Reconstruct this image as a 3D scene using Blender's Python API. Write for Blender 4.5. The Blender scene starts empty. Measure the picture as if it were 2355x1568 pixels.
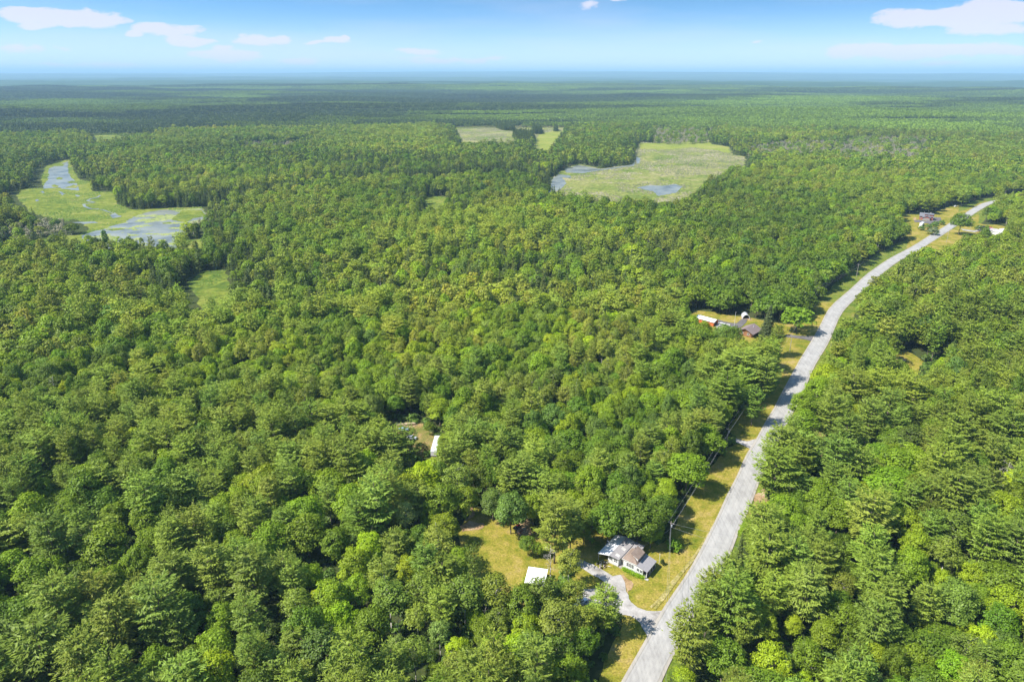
import bpy, math, random
import numpy as np
from mathutils import Vector, Matrix
R=math.radians
sc=bpy.context.scene
COL=sc.collection
# ---------------- camera, sky, sun, exposure ----------------
CAMH=150.0
cam=bpy.data.objects.new('camera',bpy.data.cameras.new('camera')); COL.objects.link(cam)
cam.location=(0,0,CAMH); cam.rotation_euler=(R(90-21.4),0,0)
cam.data.sensor_width=36; cam.data.lens=24.0; cam.data.clip_start=1; cam.data.clip_end=200000
sc.camera=cam
SUN_EL=R(50); SUN_AZ=math.atan2(-.955,-.30)
sc.view_settings.view_transform='Standard'; sc.view_settings.look='None'; sc.view_settings.gamma=1
sc.view_settings.exposure=0.80
sun=bpy.data.objects.new('sun',bpy.data.lights.new('sun','SUN')); COL.objects.link(sun)
sun.data.energy=5.0; sun.data.angle=R(.55); sun.data.color=(1,.95,.86)
sd=Vector((math.sin(SUN_AZ)*math.cos(SUN_EL),math.cos(SUN_AZ)*math.cos(SUN_EL),math.sin(SUN_EL)))
sun.rotation_euler=sd.to_track_quat('Z','Y').to_euler(); sun.location=(-300,-100,500)
HAZE_DENSITY=7e-5
sc.cycles.max_bounces=5; sc.cycles.diffuse_bounces=3; sc.cycles.transmission_bounces=3; sc.cycles.volume_bounces=1; sc.cycles.glossy_bounces=2
sc.cycles.use_denoising=True
sc.cycles.sample_clamp_indirect=4
sc.cycles.use_fast_gi=False

ROAD = [(27.5,124,4.85),(31.1,130,4.52),(34.7,136,4.22),(38.3,142,4.31),(42,148,4.39),(45.8,154,4.37),(49.8,160,4.19),(53.9,166,3.93),(58,172,3.84),(62,178,3.9),(65.9,184,3.9),(69.6,190,3.66),(73,196,3.56),(76.4,202,3.48),(79.8,208,3.4),(83.3,214,3.31),(86.7,220,3.23),(90.1,226,3.14),(93.5,232,3.05),(96.9,238,2.96),(100.3,244,2.86),(103.8,250,2.9),(107.6,256,2.93),(111.3,262,2.96),(115.1,268,2.99),(118.8,274,3.04),(122.5,280,3.09),(126.1,286,3.15),(129.9,292,3.16),(133.6,298,3.13),(137.2,304,3.01),(146.2,319,2.78),(155.1,334,3.07),(164.1,349,3.47),(173.8,364,3.54),(183.4,379,3.49),(192.6,394,3.34),(201.5,409,3.48),(210.3,424,3.63),(219.7,439,4.17),(230.7,454,4.69),(242.7,469,4.46),(254.6,484,4.18),(266.4,499,3.88),(278.2,514,3.58),(290.3,529,3.46),(303.2,544,3.42),(316.1,559,3.35),(329.7,574,3.78),(344.6,589,4.37),(359.8,604,4.77),(374.2,619,4.78),(388.2,634,4.66),(402.1,649,4.53),(416,664,4.41),(430,679,4.28),(444,694,4.18),(457.8,709,4.22),(471.6,724,4.27),(485.3,739,4.32),(499,754,4.3),(512.7,769,4.27),(526.3,784,4.36),(540,799,4.61),(554.1,814,5.12),(568.5,829,5.35),(583.5,844,5.03),(602.7,859,7.15),(624.7,874,8.59),(648.6,889,10.02),(674.9,904,12.69),(714,919,14.11)]
LAWN = [[(-16,215.2),(-9.5,211.2),(-3.2,208),(3.4,206.8),(7.1,203.3),(12.4,197.4),(17,197.4),(17,191.1),(15.9,181.8),(15.7,172),(12.3,169.6),(7,169.6),(5.6,164.6),(4.4,161.8),(0.9,164),(-0.7,159.5),(-4.2,165.6),(-12.3,173.7),(-13.9,179.2),(-16.3,184.3),(-17.7,191.1),(-19.6,198.9),(-17.3,205.6)],[(20.9,201.1),(31,200.7),(36.1,197.4),(43.7,194.2),(52.1,193.1),(56.2,199.6),(60.4,207.2),(67.4,219.5),(71.7,228.5),(86.9,249.6),(92.5,256.9),(96.9,260),(105.8,255.7),(86.6,218.5),(51.2,167.4),(42,151.6),(29,132.5),(22.7,133.7),(25.1,142.3),(28.5,148.7),(31.3,152.6),(32.6,158.7),(27.5,158.7),(24.1,159.2),(20.5,161.8),(15.7,160.8),(13.3,166.2),(18.5,170.8),(19.3,181.8),(19.2,191.1)],[(98.1,263.9),(97.8,274),(107,288.4),(113.4,297.7),(123.2,301),(129.7,309.2),(138.6,321.5),(145,334.6),(147.8,346.6),(133.6,325.8),(169.5,370.5),(163.3,344.5),(125,284),(111.8,265.9),(107.7,261.3)],[(116.7,428.5),(126.3,439.2),(135.4,436.5),(144,429.8),(151.8,427.2),(156.1,439.2),(159.2,437.9),(156.6,424.6),(163.5,419.5),(169.4,415.7),(176.5,412),(185.1,412.6),(194.7,420.7),(205,436.5),(207.8,451.9),(215.7,456.2),(226.1,456.2),(201.1,410.8),(170.7,361.7),(156.7,342.1),(143.1,342.1),(150.6,356.8),(154,372.7),(142.5,363.8),(130.4,361.8),(127.1,368.5),(120.6,375),(116,380.5),(109.6,383.4),(106,388)],[(440.1,770.7),(451.7,776.9),(461.2,776.9),(479.1,776.9),(501,802.3),(534,832.8),(542.8,832.8),(518.4,792.6),(535.5,805.6),(564.1,836.3),(595.7,865.6),(597.4,858.1),(557.3,815.6),(499.5,755.8),(441.3,696.1),(403.2,653.3),(362.6,611.2),(364.3,618.8),(383.6,649.2),(390.7,666.8),(389.6,674.4),(389.2,679.5)],[(367.6,607.3),(418.6,662.4),(481,724.8),(511.1,758.8),(535.3,783.1),(526.7,767.7),(500,727.5),(503.2,722.1),(516.2,720.8),(518.3,711.5),(497.2,681.3),(484.8,662.4),(449.1,614.5),(438.9,606.4),(447.8,627.1),(447.1,638.1),(424.9,618.5),(411.4,612.2),(388.5,586.2),(378.3,573.7),(370.4,566.5),(353.7,568.3)],[(219.4,365.9),(230.3,367.2),(230,356.6),(230.7,351.2),(207.4,322.4),(199.7,318.2),(196.9,321.8),(196.2,330.8),(191,333),(195,340.7),(203,340.7),(209.9,351.2)],[(-111.5,141.4),(-105.3,143.5),(-99.1,138.5),(-89.1,136.5),(-84.7,131),(-106.5,131)]]
WORN = [[(-60.9,279.5),(-55.4,281),(-49.8,279.8),(-44.2,279.1),(-40.6,278.7),(-38.9,272.4),(-35.7,270.2),(-33.1,268.8),(-31.3,252.6),(-29.2,244.7),(-25.4,237.9),(-26.2,234.4),(-31.6,235.6),(-33.2,241.7),(-34.8,255.8),(-40.3,240.5),(-46.8,243.6),(-51.8,251.1),(-57.5,264.6),(-59.8,269.5)],[(127.9,267.7),(133.1,272.2),(138.2,273.7),(139.9,267.2),(134.5,253.5),(126.9,242.1),(123.4,241.3),(123.1,247.2),(121.3,254.4)],[(116.2,230),(120.7,234.7),(124.3,233.9),(122.1,227.7),(116.3,223.9),(110.1,218.1),(109.2,219.9)]]
DIRT = [[(33.6,176.8),(35.7,176.8),(38,174),(37.8,171.4),(35.8,167.9),(35.6,173.1)],[(88.3,211.1),(92.8,221.5),(97.8,226),(97.7,218.5),(94.6,211.1),(89.2,206.6)],[(-18.5,201.8),(-15.4,205.6),(-9.7,203.3),(-10.5,200.7),(-15.1,199.6),(-17.6,198.9)],[(1,206.8),(6.2,206),(7.4,197.4),(3.3,196),(1.5,198.1),(2.9,202.6)],[(27.7,173.1),(29.6,173.1),(29.4,170.5),(27,170.5)],[(-50.8,279.8),(-44.6,279.1),(-43.4,277.2),(-45.4,274.6),(-48.2,273.9),(-49.3,275.7)],[(-32,248.8),(-30,247.8),(-29.3,244.4),(-25.9,239),(-26.2,234.4),(-30.2,238.7),(-31.8,243.2)],[(127.7,262.8),(129.4,257.1),(132.8,256.2),(132.2,252.6),(129.4,248.1),(124.9,243.8),(123.3,245.5),(126.3,251.7)],[(117.1,229.2),(123.4,233.9),(124.1,232.4),(121.5,229.2),(116.6,226.9)],[(151.8,427.2),(156.6,425.9),(157.1,419.5),(154.6,419.5),(150.2,422)],[(444,752.9),(452,761.7),(444.2,747.1),(438.8,741.4)],[(464.4,696.1),(468.3,691.1),(469.5,686.1),(462.5,688.6)],[(218.2,353.5),(222.7,355.4),(220.8,352.3),(217,350)],[(208.9,347),(214.2,350),(212.2,347),(207.8,343.6)],[(208.4,340.2),(213.5,341.3),(211.3,338.5),(207.4,337.9)],[(-108.7,138.5),(-103.2,139.5),(-99.7,136.5),(-103.3,133.7),(-106.5,133.7)],[(-18.3,212.8),(-14.5,214.4),(-13.7,208),(-16.8,204.9)]]
TRACK = [[(41.8,162.4),(45.2,165.7),(51,173.7),(55.2,178.6),(59.2,183.7),(63.1,189),(66.8,194.6),(74.2,206.4)],[(42.9,161.8),(46.5,166.2),(52.3,174.3),(56.5,179.9),(60.2,184.3)]]
GRAVEL = [[(47.6,161.8),(43.8,160.9),(40.4,161),(37.8,162.4),(36.2,164.6),(35.5,169.1),(35.8,173.1),(34.9,176.8),(32.3,176.2),(30.4,178),(26.6,181.8),(21.3,184.7),(16.3,187),(16,183.7),(21.2,181.1),(24.1,178.3),(27.6,175.5),(29.7,172.6),(28.7,169.3),(27,170.5),(22.5,170.2),(20.2,167.4),(19.8,162.9),(22.3,160.8),(27.3,160.2),(30.7,159.2),(35.3,158.9),(37.5,156.1),(38.6,151.6),(39.4,147.8),(41.9,149.2)],[(96.8,265.9),(102.7,262),(109.6,265.2),(115.8,269.9),(108.3,255.7),(102.8,254.4),(99.8,258.8),(96.6,263.3)],[(465.9,703.7),(466,698.6),(472.6,691.1),(483.5,699.9),(489.7,701.1),(481.1,691.1),(467.9,683.7),(462.1,692.3)]]
ASPHALT = [[(187.6,392.6),(180.3,380.6),(177.9,384.3),(172.9,386.7),(166.3,389.3),(160.3,390.4),(154.5,392.1),(155.9,396),(162,394.9),(168,393.7),(174.7,391.4),(180.3,390.3),(183.6,390.4)],[(134.6,421.4),(137.6,417),(141.9,414.2),(144.6,413.5),(150.6,421.8),(154.3,421.4),(151,414.5),(145.2,406),(141.6,403.6),(138.4,410.8),(133.1,415.7)],[(440.9,744.3),(447.1,747.1),(451.1,740),(461.9,750),(472.7,761.7),(478,758.8),(464.1,733),(447.2,719.4),(445.2,727.5),(442.2,730.3),(435.7,735.8)]]
CONCRETE = [[(132.2,415.1),(139.8,411.4),(136.8,401.2),(129.6,403.6),(129.7,409.6)]]
MARSH = [[(-648,900.2),(-682.5,960.4),(-656.4,969.6),(-726.2,1072.5),(-807.8,1212.4),(-833.6,1321),(-735.9,1170.9),(-654.2,1050.3),(-624.6,1029),(-573.4,942.3),(-540.1,933.5),(-492.6,853.5),(-459.8,818.1),(-442.9,804.7),(-418.2,814.7),(-374,825),(-335.1,755),(-332.1,705.5),(-330.6,671),(-312.2,648.1),(-293.9,652.6),(-275.2,601.3),(-307,614.5),(-312.8,610.5),(-325.2,610.5),(-350.7,630.4),(-367.7,617),(-379.9,608.3),(-411.5,630.8),(-422.6,626.5),(-443.7,620.2),(-451.4,601.8),(-474.6,635.1),(-466.9,645.9),(-446.9,664),(-433.6,671),(-435.1,695.3),(-462.1,732.2),(-484.2,751.5),(-481.4,737.6),(-508.6,754.3),(-559.3,790.8)],[(-249.8,506.7),(-251.5,539.6),(-233.4,541.2),(-209.4,487.6),(-183.7,425.9),(-193.7,423.7),(-199.4,425.9),(-214.5,446.9)],[(-1133.3,1921.9),(-1110.7,2028.4),(-1137.7,2260),(-1046.9,2094.6),(-881.1,1742.5),(-914.3,1704.1),(-886.1,1524.1)],[(-113.7,902.4),(-86.5,896.4),(-73.3,776),(-95.2,766)]]
BOG = [[(255.6,1465.3),(302.2,1655.7),(326.3,1628.9),(376.7,1628.9),(481,1750.3),(451.7,1606.6),(474.8,1546.4),(435.4,1392.1),(448.7,1351.4),(371.5,1126.1),(324.8,1077.4),(264.8,975.4),(227.6,877.5),(204.6,829.5),(168.2,807.3),(125.7,818.2),(81.3,841),(62.6,846.9),(48.6,927.6),(63.2,1075.8),(81.4,1148.4),(92.1,1188.3),(118.2,1242.1),(149.4,1178.1),(210.8,1230.9),(229.5,1300.6)],[(-188.6,2127.5),(-74.5,2206.3),(-27,2276.3),(70.5,2206.3),(173,2206.3),(116,1723.1),(79.8,1466.7),(71,1357),(45.3,1402),(54,1675.4),(-1.4,1519.1),(-59.1,1537.3),(-104.2,1501.2),(-152.1,1952.7)],[(409.8,2096.3),(565,2066),(472,1716.2),(380.1,1644.1),(329.2,1644.1)],[(507.5,1483.5),(602.3,1566.5),(716.9,1586.2),(603.6,1355.1),(506.8,1308.8)],[(802.1,1653.6),(954.2,1681),(835.8,1440.9),(674.9,1400.6)],[(-580.2,1552.1),(-475.5,1586.2),(-466,1474.8),(-543.2,1461.9)]]
YGRASS = [[(293.9,1628.9),(326.3,1628.9),(376.7,1628.9),(481,1750.3),(451.7,1606.6),(472.8,1539.6),(438,1406.2),(424.8,1465.3),(395.2,1529.5),(330.6,1496.7),(270.9,1496.7)],[(73.5,1900.5),(134.9,2007.8),(100.5,1594.8),(72.5,1386.7),(51.6,1599.2)]]
WATER = [[(-413.4,804.7),(-393.7,804.7),(-369.6,814.7),(-336.2,755),(-334.4,710.7),(-334.9,675.7),(-325.8,648.1),(-308.8,618.5),(-314.6,614.5),(-327.1,614.5),(-350.7,630.4),(-367.7,617),(-379.9,608.3),(-426.7,666.3),(-426.2,685.4),(-421.8,700.4),(-421.7,716),(-416.7,729.5),(-422.5,749.2),(-423.5,766.9),(-421.7,791.7)],[(-784.7,1184.5),(-810.8,1280.2),(-728.8,1144.8),(-671.9,1061.3),(-636.3,1013.5),(-593.1,946.8),(-621.5,960.4),(-638.8,974.3),(-652.4,962.2),(-674.9,998.5),(-701.6,1050.3)],[(-456.8,772.9),(-457.7,786.6),(-438.4,763.9),(-442.9,755)],[(-605.6,872.2),(-607.4,879.2),(-597.8,868.4),(-596.2,860.9)],[(-642.2,940.5),(-640.9,944.1),(-628.3,926.6),(-629.6,923.2)],[(-617.9,940.5),(-608,933.5),(-596.1,920.6),(-592.4,908.1),(-597.7,912.2)],[(-578.4,910.6),(-576,913.1),(-565.8,901.5),(-566.3,896.6)],[(48.7,930.2),(62.7,1067.4),(74.9,1107.4),(92.4,1093.2),(91.5,1067.4),(77.5,1072.4),(79.6,1019.1),(75.6,996.5),(63.5,947.3)],[(175.1,974.8),(186.2,984.9),(199.5,996.5),(216,989.2),(237.9,1007),(242.3,982),(220.2,927.6),(204.9,914.8),(192,902.4),(192.7,938),(182.9,954)],[(238.1,1346.2),(243.4,1330.7),(229.3,1257.9),(219.3,1235.4)],[(88.2,1172.1),(116.8,1226.6),(148.7,1172.1),(210.8,1230.9),(224.6,1276.6),(212.1,1213.6),(140.6,1148.4),(112.2,1120.1),(87.7,1129.4)],[(-474.5,732.2),(-454,737.8),(-444.7,729.5),(-457.3,724)]]
CREEK = [[(-542.8,908.1),(-537.7,891.8),(-540.4,880),(-536.1,866.9),(-520.1,854.9),(-526.5,842.6),(-515.5,826.3),(-499.6,811.3),(-492.2,811.3),(-480.9,803.4),(-455.3,782.2)]]
ISLET = [[(-698.8,1063.5),(-703.1,1078.2),(-688.9,1066.9),(-682.4,1052.5),(-689.6,1052.5)],[(-660.5,993.6),(-661.4,1003.4),(-646.5,986.7),(-641,974.3),(-650.6,979.1)],[(-659,1026.9),(-658.8,1039.6),(-645.2,1031.1),(-635.6,1013.5),(-647.8,1013.5)],[(-809.7,1224),(-812.5,1249.2),(-793,1241.7),(-778.8,1212.4),(-791.5,1209.6)],[(-627.1,969.6),(-632.7,998.5),(-617.9,988.7),(-611.4,967.8)],[(-375.3,749.2),(-387.5,804.7),(-365.4,804.7),(-343.5,766.9),(-353.6,755),(-351.6,732.2),(-365.6,740.6)],[(-376.2,729.5),(-371,735),(-365.4,727.8),(-372.5,724)],[(-372.7,763.9),(-355,760.9),(-354.1,756.2),(-368.6,757.3)],[(-419,695.3),(-407,702.9),(-398.6,697.3),(-407.7,690.3)]]
LILY = [[(-390.3,710.7),(-380.5,726.7),(-378,755),(-361.4,772.9),(-338.1,732.2),(-337.4,695.3),(-347.9,690.3),(-355.8,675.7),(-368.7,680.5)],[(-410.6,716),(-404,726.7),(-396.4,705.5),(-402.6,702.9)],[(-427.3,685.4),(-418.8,710.7),(-397.5,695.3),(-405.5,671)],[(-404.7,791.7),(-369.1,804.7),(-354.6,779.1),(-379.2,772.9)]]
BELT = [[(-384.9,808),(-328.1,863.4),(-267.8,961.2),(-211.4,1022.4),(-127.8,1030.6),(-32.1,1091.4),(47.8,1082.3)],[(-2080.4,2921.1),(-2108.5,3288.2),(-1144.6,1936.5)],[(521.4,2952.5),(1070.3,3425.4),(1959,4325.7)]]
GROVE = [[(-58.3,2140.3),(-26.7,2247.8),(7.2,2078),(6.9,1985.4),(-23.8,1996.6)],[(60.2,2096.3),(84.2,2007.8),(78.8,1875.4),(51.9,1875.4)],[(0.3,1827.1),(43.7,1875.4),(55.8,1675.4),(45.3,1628.9),(12.9,1628.9)],[(117.9,2019.2),(129,2019.2),(125.5,1963.5),(115.6,1963.5)]]
SNAGS = [[(420.9,2192.7),(600,2127.5),(452.4,1628.9),(366.1,1581.2),(326.3,1628.9)],[(517.6,1528.5),(624.7,1627),(751.3,1653.6),(734.1,1528.5),(580.6,1291.8),(500.5,1291.8),(437.9,1308.8)],[(831.2,1738.5),(1012.4,1738.5),(813.2,1362.5),(705.7,1227.9),(572.2,1227.9),(685.8,1483.5)],[(614,2012.5),(849,2094.6),(786.7,1936.5),(571.8,1832.3)],[(-607.8,1601.3),(-482.3,1627),(-451.3,1440.9),(-544.6,1440.9)],[(-484.5,635.1),(-471.3,652.6),(-436,673.3),(-480.1,743.4),(-510.6,766.9),(-504.3,710.7),(-516.1,680.5)],[(-327.4,652.6),(-304.2,690.3),(-330.4,755),(-351.6,732.2)]]
TREES = [('P',-118.5,132,24,7.47),('P',-105.9,127.5,23,5.47),('G',-134.6,146.9,18,6.7),('P',-123.6,146.4,24,6.64),('M',-129,177.8,18,7.5),('M',-118.3,160.8,17.4,5.43),('M',-111.2,158.7,13.1,4.11),('P',-105.2,141.1,23.1,5.49),('P',-95.7,145.3,24,6.6),('G',-91,150.7,15.6,5.19),('L',-80.5,148.1,14.4,4.51),('M',-78.3,138,15.6,4.87),('L',-74.7,129.3,16.6,5.2),('P',-71.2,143.9,19.3,4.6),('P',-75,158,24,6.39),('P',-88.8,163.2,22.9,5.46),('M',-123,192.1,17.5,5.47),('M',-136.5,196.7,13,4.07),('P',-124.2,195,24,6.25),('G',-123.8,208.1,15.1,5.04),('M',-117.4,182,14.5,4.55),('M',-116.7,173.2,14.7,4.61),('P',-107,176.6,21.5,5.11),('P',-101.3,180.8,21.8,5.2),('P',-143,174.7,24,5.74),('M',-149.8,194.2,16.1,5.02),('M',-162.9,193.7,17.6,5.51),('M',-160.4,188.3,13.4,4.18),('G',-141.3,163.6,17.8,5.94),('G',-127.4,161.9,15.7,5.25),('M',-151,167.3,17.2,5.37),('A',-60.3,151.2,17.4,4.57),('L',-52.1,155,16.9,5.29),('L',-61.4,167.5,12.3,3.83),('G',-57.6,182.1,14.4,4.79),('M',-77.5,179.3,18,6.37),('M',-88.1,179.3,15.1,4.73),('M',-90.5,212.1,18,6.45),('P',-80.2,211,21.3,5.07),('M',-66.9,183.8,18,6.49),('M',-83.8,135.4,12.3,3.86),('B',-84.4,131.9,10.2,3.42),('M',-91.5,132.7,14.6,4.55),('B',-48.9,134.6,18,6.29),('G',-128.5,218.4,16.5,5.51),('P',-104.3,178,17.7,4.22),('P',-89.6,143.4,16.8,4),('G',-110.7,195.5,11.4,3.8),('P',-129.4,132.5,15.9,3.78),('M',-153.9,211.9,17.2,5.38),('G',-167,216.8,14,4.67),('L',-48,169.7,16.7,5.21),('L',-45.3,178.8,15.8,4.95),('L',-32.1,171.4,12.5,3.89),('L',-34,216.9,17,6.3),('L',-37.7,211.7,16.3,5.11),('M',-24.4,202.9,18,5.97),('L',-57,227.8,16.4,5.13),('P',-43.6,203.9,23.9,5.7),('W',-35.9,192.6,17.9,3.74),('M',-28.7,198.1,12.3,3.84),('M',-22.4,190.7,14.3,4.47),('A',-23.4,177.1,19,5.37),('M',-16.4,170.7,15.3,4.78),('A',-20.1,214.1,19,5.14),('L',-52.8,155.7,15,4.68),('L',-46,160.6,13.9,4.36),('L',-40.6,167.5,12.3,3.83),('M',-38.5,145.7,15.6,4.86),('L',-48.1,149.9,13.3,4.14),('A',-34.7,153,19,5.23),('A',-25.5,156,19,5.09),('P',-19.8,149.6,17.3,4.12),('A',-26.5,149.4,14.1,3.72),('A',-13.5,154.2,19,5.89),('A',-4.7,155.4,19,5.07),('L',-10.1,151.4,10.1,3.14),('M',-7.4,145.9,11.7,3.67),('L',-5.1,139.2,12.6,3.93),('L',0.4,139.6,12,3.75),('L',-14.7,140.6,10.2,3.18),('A',-25.3,135.2,16,4.22),('P',-30.1,129.5,17.9,4.27),('A',-13.6,131.9,14.4,3.78),('A',-7.6,133.7,14.5,3.81),('P',4.9,133,18.3,4.35),('L',-39.3,132.9,11,3.43),('A',12.4,144.7,19,5.42),('L',4.1,147.1,12.4,3.89),('A',8.5,156.7,17,4.48),('L',12.6,159.3,7.7,2.4),('A',18.1,158.8,14,3.67),('W',-19.7,143.8,13.5,2.81),('A',18.7,146.9,15.5,4.07),('G',13.7,139.1,13.5,4.52),('G',19.5,142.1,12,3.99),('M',15.2,132.7,12.2,3.8),('M',9.8,132.1,11.5,3.6),('A',-4.1,148.2,13.3,3.49),('M',-18.9,131.5,10.9,3.41),('A',-0.8,131.8,12.9,3.4),('D',-7.8,157.3,8,1.3),('D',-31.9,148.7,8.9,1.86),('D',-40,139.4,8,1.39),('W',-30.9,140.4,11.4,2.38),('M',-56.7,201.1,18,6.19),('M',-70.2,194.2,18,6.52),('M',-66.7,212.1,18,6.18),('M',-89.4,209.3,18,5.85),('M',-16.4,206.1,14.3,4.48),('P',13.9,182.5,24,6.08),('P',19.5,187.9,19,4.52),('A',17.4,170.7,15.3,4.02),('D',12.2,174.3,12.8,2.66),('G',5.3,186,8.4,2.81),('M',8.7,185.3,6.6,1.94),('G',42.6,191.6,18,7.22),('G',32.6,192.3,18,6.37),('M',28.1,199.5,17.4,5.43),('G',51.7,199.5,15.6,5.21),('M',7.4,201.7,13.9,4.35),('B',-0.4,197.9,17.5,5.84),('P',26.1,150.9,16.9,4.02),('G',21.9,151.6,11.1,3.7),('G',40.2,204.1,16.6,5.53),('P',17.1,196.9,16.9,4.03),('A',9.9,157.7,13.7,3.6),('G',15.8,160.2,11.5,3.85),('G',24.4,192.2,9.3,3.1),('M',46.9,190.1,11.9,3.72),('B',-6.9,205.6,13.9,4.64),('P',96.4,214.3,24,8.09),('P',109.5,224,23.5,5.59),('M',106.7,200,17.3,5.39),('L',93.2,196.7,17,5.58),('L',89.9,204.4,9,2.63),('P',116.6,186,24,6.75),('P',79.3,179.8,24,6.58),('P',76.7,167,24,6.66),('P',63.6,160.8,20,4.77),('P',84.7,166.3,20.5,4.88),('P',92.7,166.3,20.5,4.88),('G',105.6,180.5,13.6,4.52),('M',112.5,196.4,15.4,4.82),('M',137.5,212.1,18,9.95),('M',154.5,228.4,18,6.85),('P',155.7,214.3,24,7.01),('P',152.6,198.5,24,8.37),('L',168.3,197.6,17,5.85),('L',130.9,188.5,17,5.4),('P',136.2,184.4,18.2,4.34),('A',143.9,184.6,19,6.02),('L',129,179.3,15.1,4.73),('M',121.1,168,17.2,5.39),('P',105,158.5,23.3,5.55),('P',109.1,170,21.8,5.19),('P',83.1,152.9,22.7,5.41),('P',74.3,155,17.8,4.23),('P',60.4,148.1,23.9,5.68),('P',46,136.8,22.6,5.37),('G',54.9,134.3,16,5.34),('L',66.8,133.3,15.2,4.75),('L',44.3,131.6,9.1,2.85),('L',58.8,133.4,6.5,1.92),('M',77.2,136.1,13.6,4.25),('L',75.6,132.5,7.3,2.29),('L',79.5,150,8.7,2.71),('M',69.7,147.8,13.1,4.1),('M',93,148.1,14.4,4.51),('P',104.3,149.6,19.8,4.72),('P',96.8,141.5,20.7,4.93),('M',105,141.7,12.7,3.98),('L',96.1,138.3,10.7,3.34),('G',89.8,133.4,10.9,3.63),('M',105,135,12.3,3.85),('B',125.2,152.5,18,6.05),('L',139.8,152.5,15.4,4.82),('L',139.7,166.4,12.9,4.03),('L',129.9,165.4,10.7,3.35),('M',128.5,169.2,10.9,3.41),('P',146.5,173.3,24,5.71),('P',152.2,169.1,24,5.82),('L',126.9,141.5,12.1,3.78),('L',114.1,144.6,7.8,2.44),('B',130.1,137.7,13.4,4.48),('L',112,130.5,14.4,4.5),('L',125.9,147,9.2,2.87),('A',134.2,172.6,17.4,4.58),('D',123.4,165.5,9.7,2.01),('D',89.7,138.6,8.5,1.77),('D',90.8,135.2,9.3,1.93),('D',92.6,132.5,9.2,1.91),('D',78.1,134.5,8,1.54),('D',177.7,216.5,13.2,2.74),('D',184.8,219.2,14.6,3.04),('P',63.8,145.4,16.1,3.84),('P',54.6,149.6,19.8,4.72),('G',93.6,155.4,12.8,4.26),('L',161.7,186.8,13.3,4.15),('G',71.2,166.2,11.4,3.81),('A',97.7,161.1,14.1,3.71),('M',85.8,145,12.3,3.85),('G',82.1,133.1,9.7,3.25),('P',116.1,151.2,17.4,4.15),('M',136.9,158.9,11.1,3.47),('A',118.3,136.5,14.7,3.87),('L',155.1,308.3,17,7.32),('L',167.4,320.9,15.8,4.93),('M',132.5,277.8,18,5.7),('M',124.1,258.2,18,6.31),('P',136,259.4,24,6.3),('P',154.9,282.6,24,8.46),('P',168.6,284.2,24,7.82),('P',149.8,254.1,24,5.88),('B',163.7,246.3,17.3,5.77),('M',174.8,251.7,16.8,5.25),('P',177.4,240.4,24,7.1),('P',165.7,225.6,24,7.03),('P',121.6,222.4,24,6.67),('G',139.2,241.5,16.1,5.38),('P',103.6,231.1,24,7.16),('P',111.2,227,23.7,5.65),('P',109.2,276.1,18.2,4.33),('P',149.3,357.6,19.2,4.57),('P',124.5,317.1,24,8.21),('P',132.6,323,23.9,5.69),('P',121.3,299,24,6.75),('P',111.9,307.8,24,10.92),('P',96.5,279.6,24,8.39),('M',82.3,277.8,18,9.05),('M',79.1,245.5,18,7.26),('M',66.5,223,18,7.84),('G',176.6,397.3,18,10.48),('M',103.9,291.8,18,7.68),('P',96.9,300.7,24,9.28),('B',121.4,364.1,18,8.44),('G',106.9,357.1,18,9.55),('P',180.8,278,24,7.35),('M',147.6,226.2,18,7.93),('P',129.8,220.3,20.9,4.97),('M',143.7,290.2,18,6.95),('P',134.2,241.5,24,5.94),('G',200.2,366.5,18,10.19),('G',206.4,350.4,18,8.16),('P',204.4,258.1,24,8.16),('P',199.5,241.5,24,7.72),('M',195.4,333.4,18,6.65),('P',162.7,263.5,24,6.38),('P',193.4,255.4,24,6.84),('G',-46.5,248.8,8.1,2.69),('S',-42.3,249.9,8,1.23),('A',-36.6,241.6,12.1,3.18),('M',-28.9,252.5,9.5,2.97),('M',-36.8,268,7,2.08),('L',-35.5,229.8,10.3,3.21),('A',-26.6,238.7,11.4,2.99)]
POLES = [((53.1,190),11),((91.3,254.4),11),((161,366.4),10.2),((183.7,365.3),9.5),((216.1,461.9),10),((271.9,520.3),11),((414.1,640.2),11),((475.9,702.4),11),((124.1,309.2),9.5)]
SPOTS = [(506.1,824.1),(535.3,825.8)]
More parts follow.
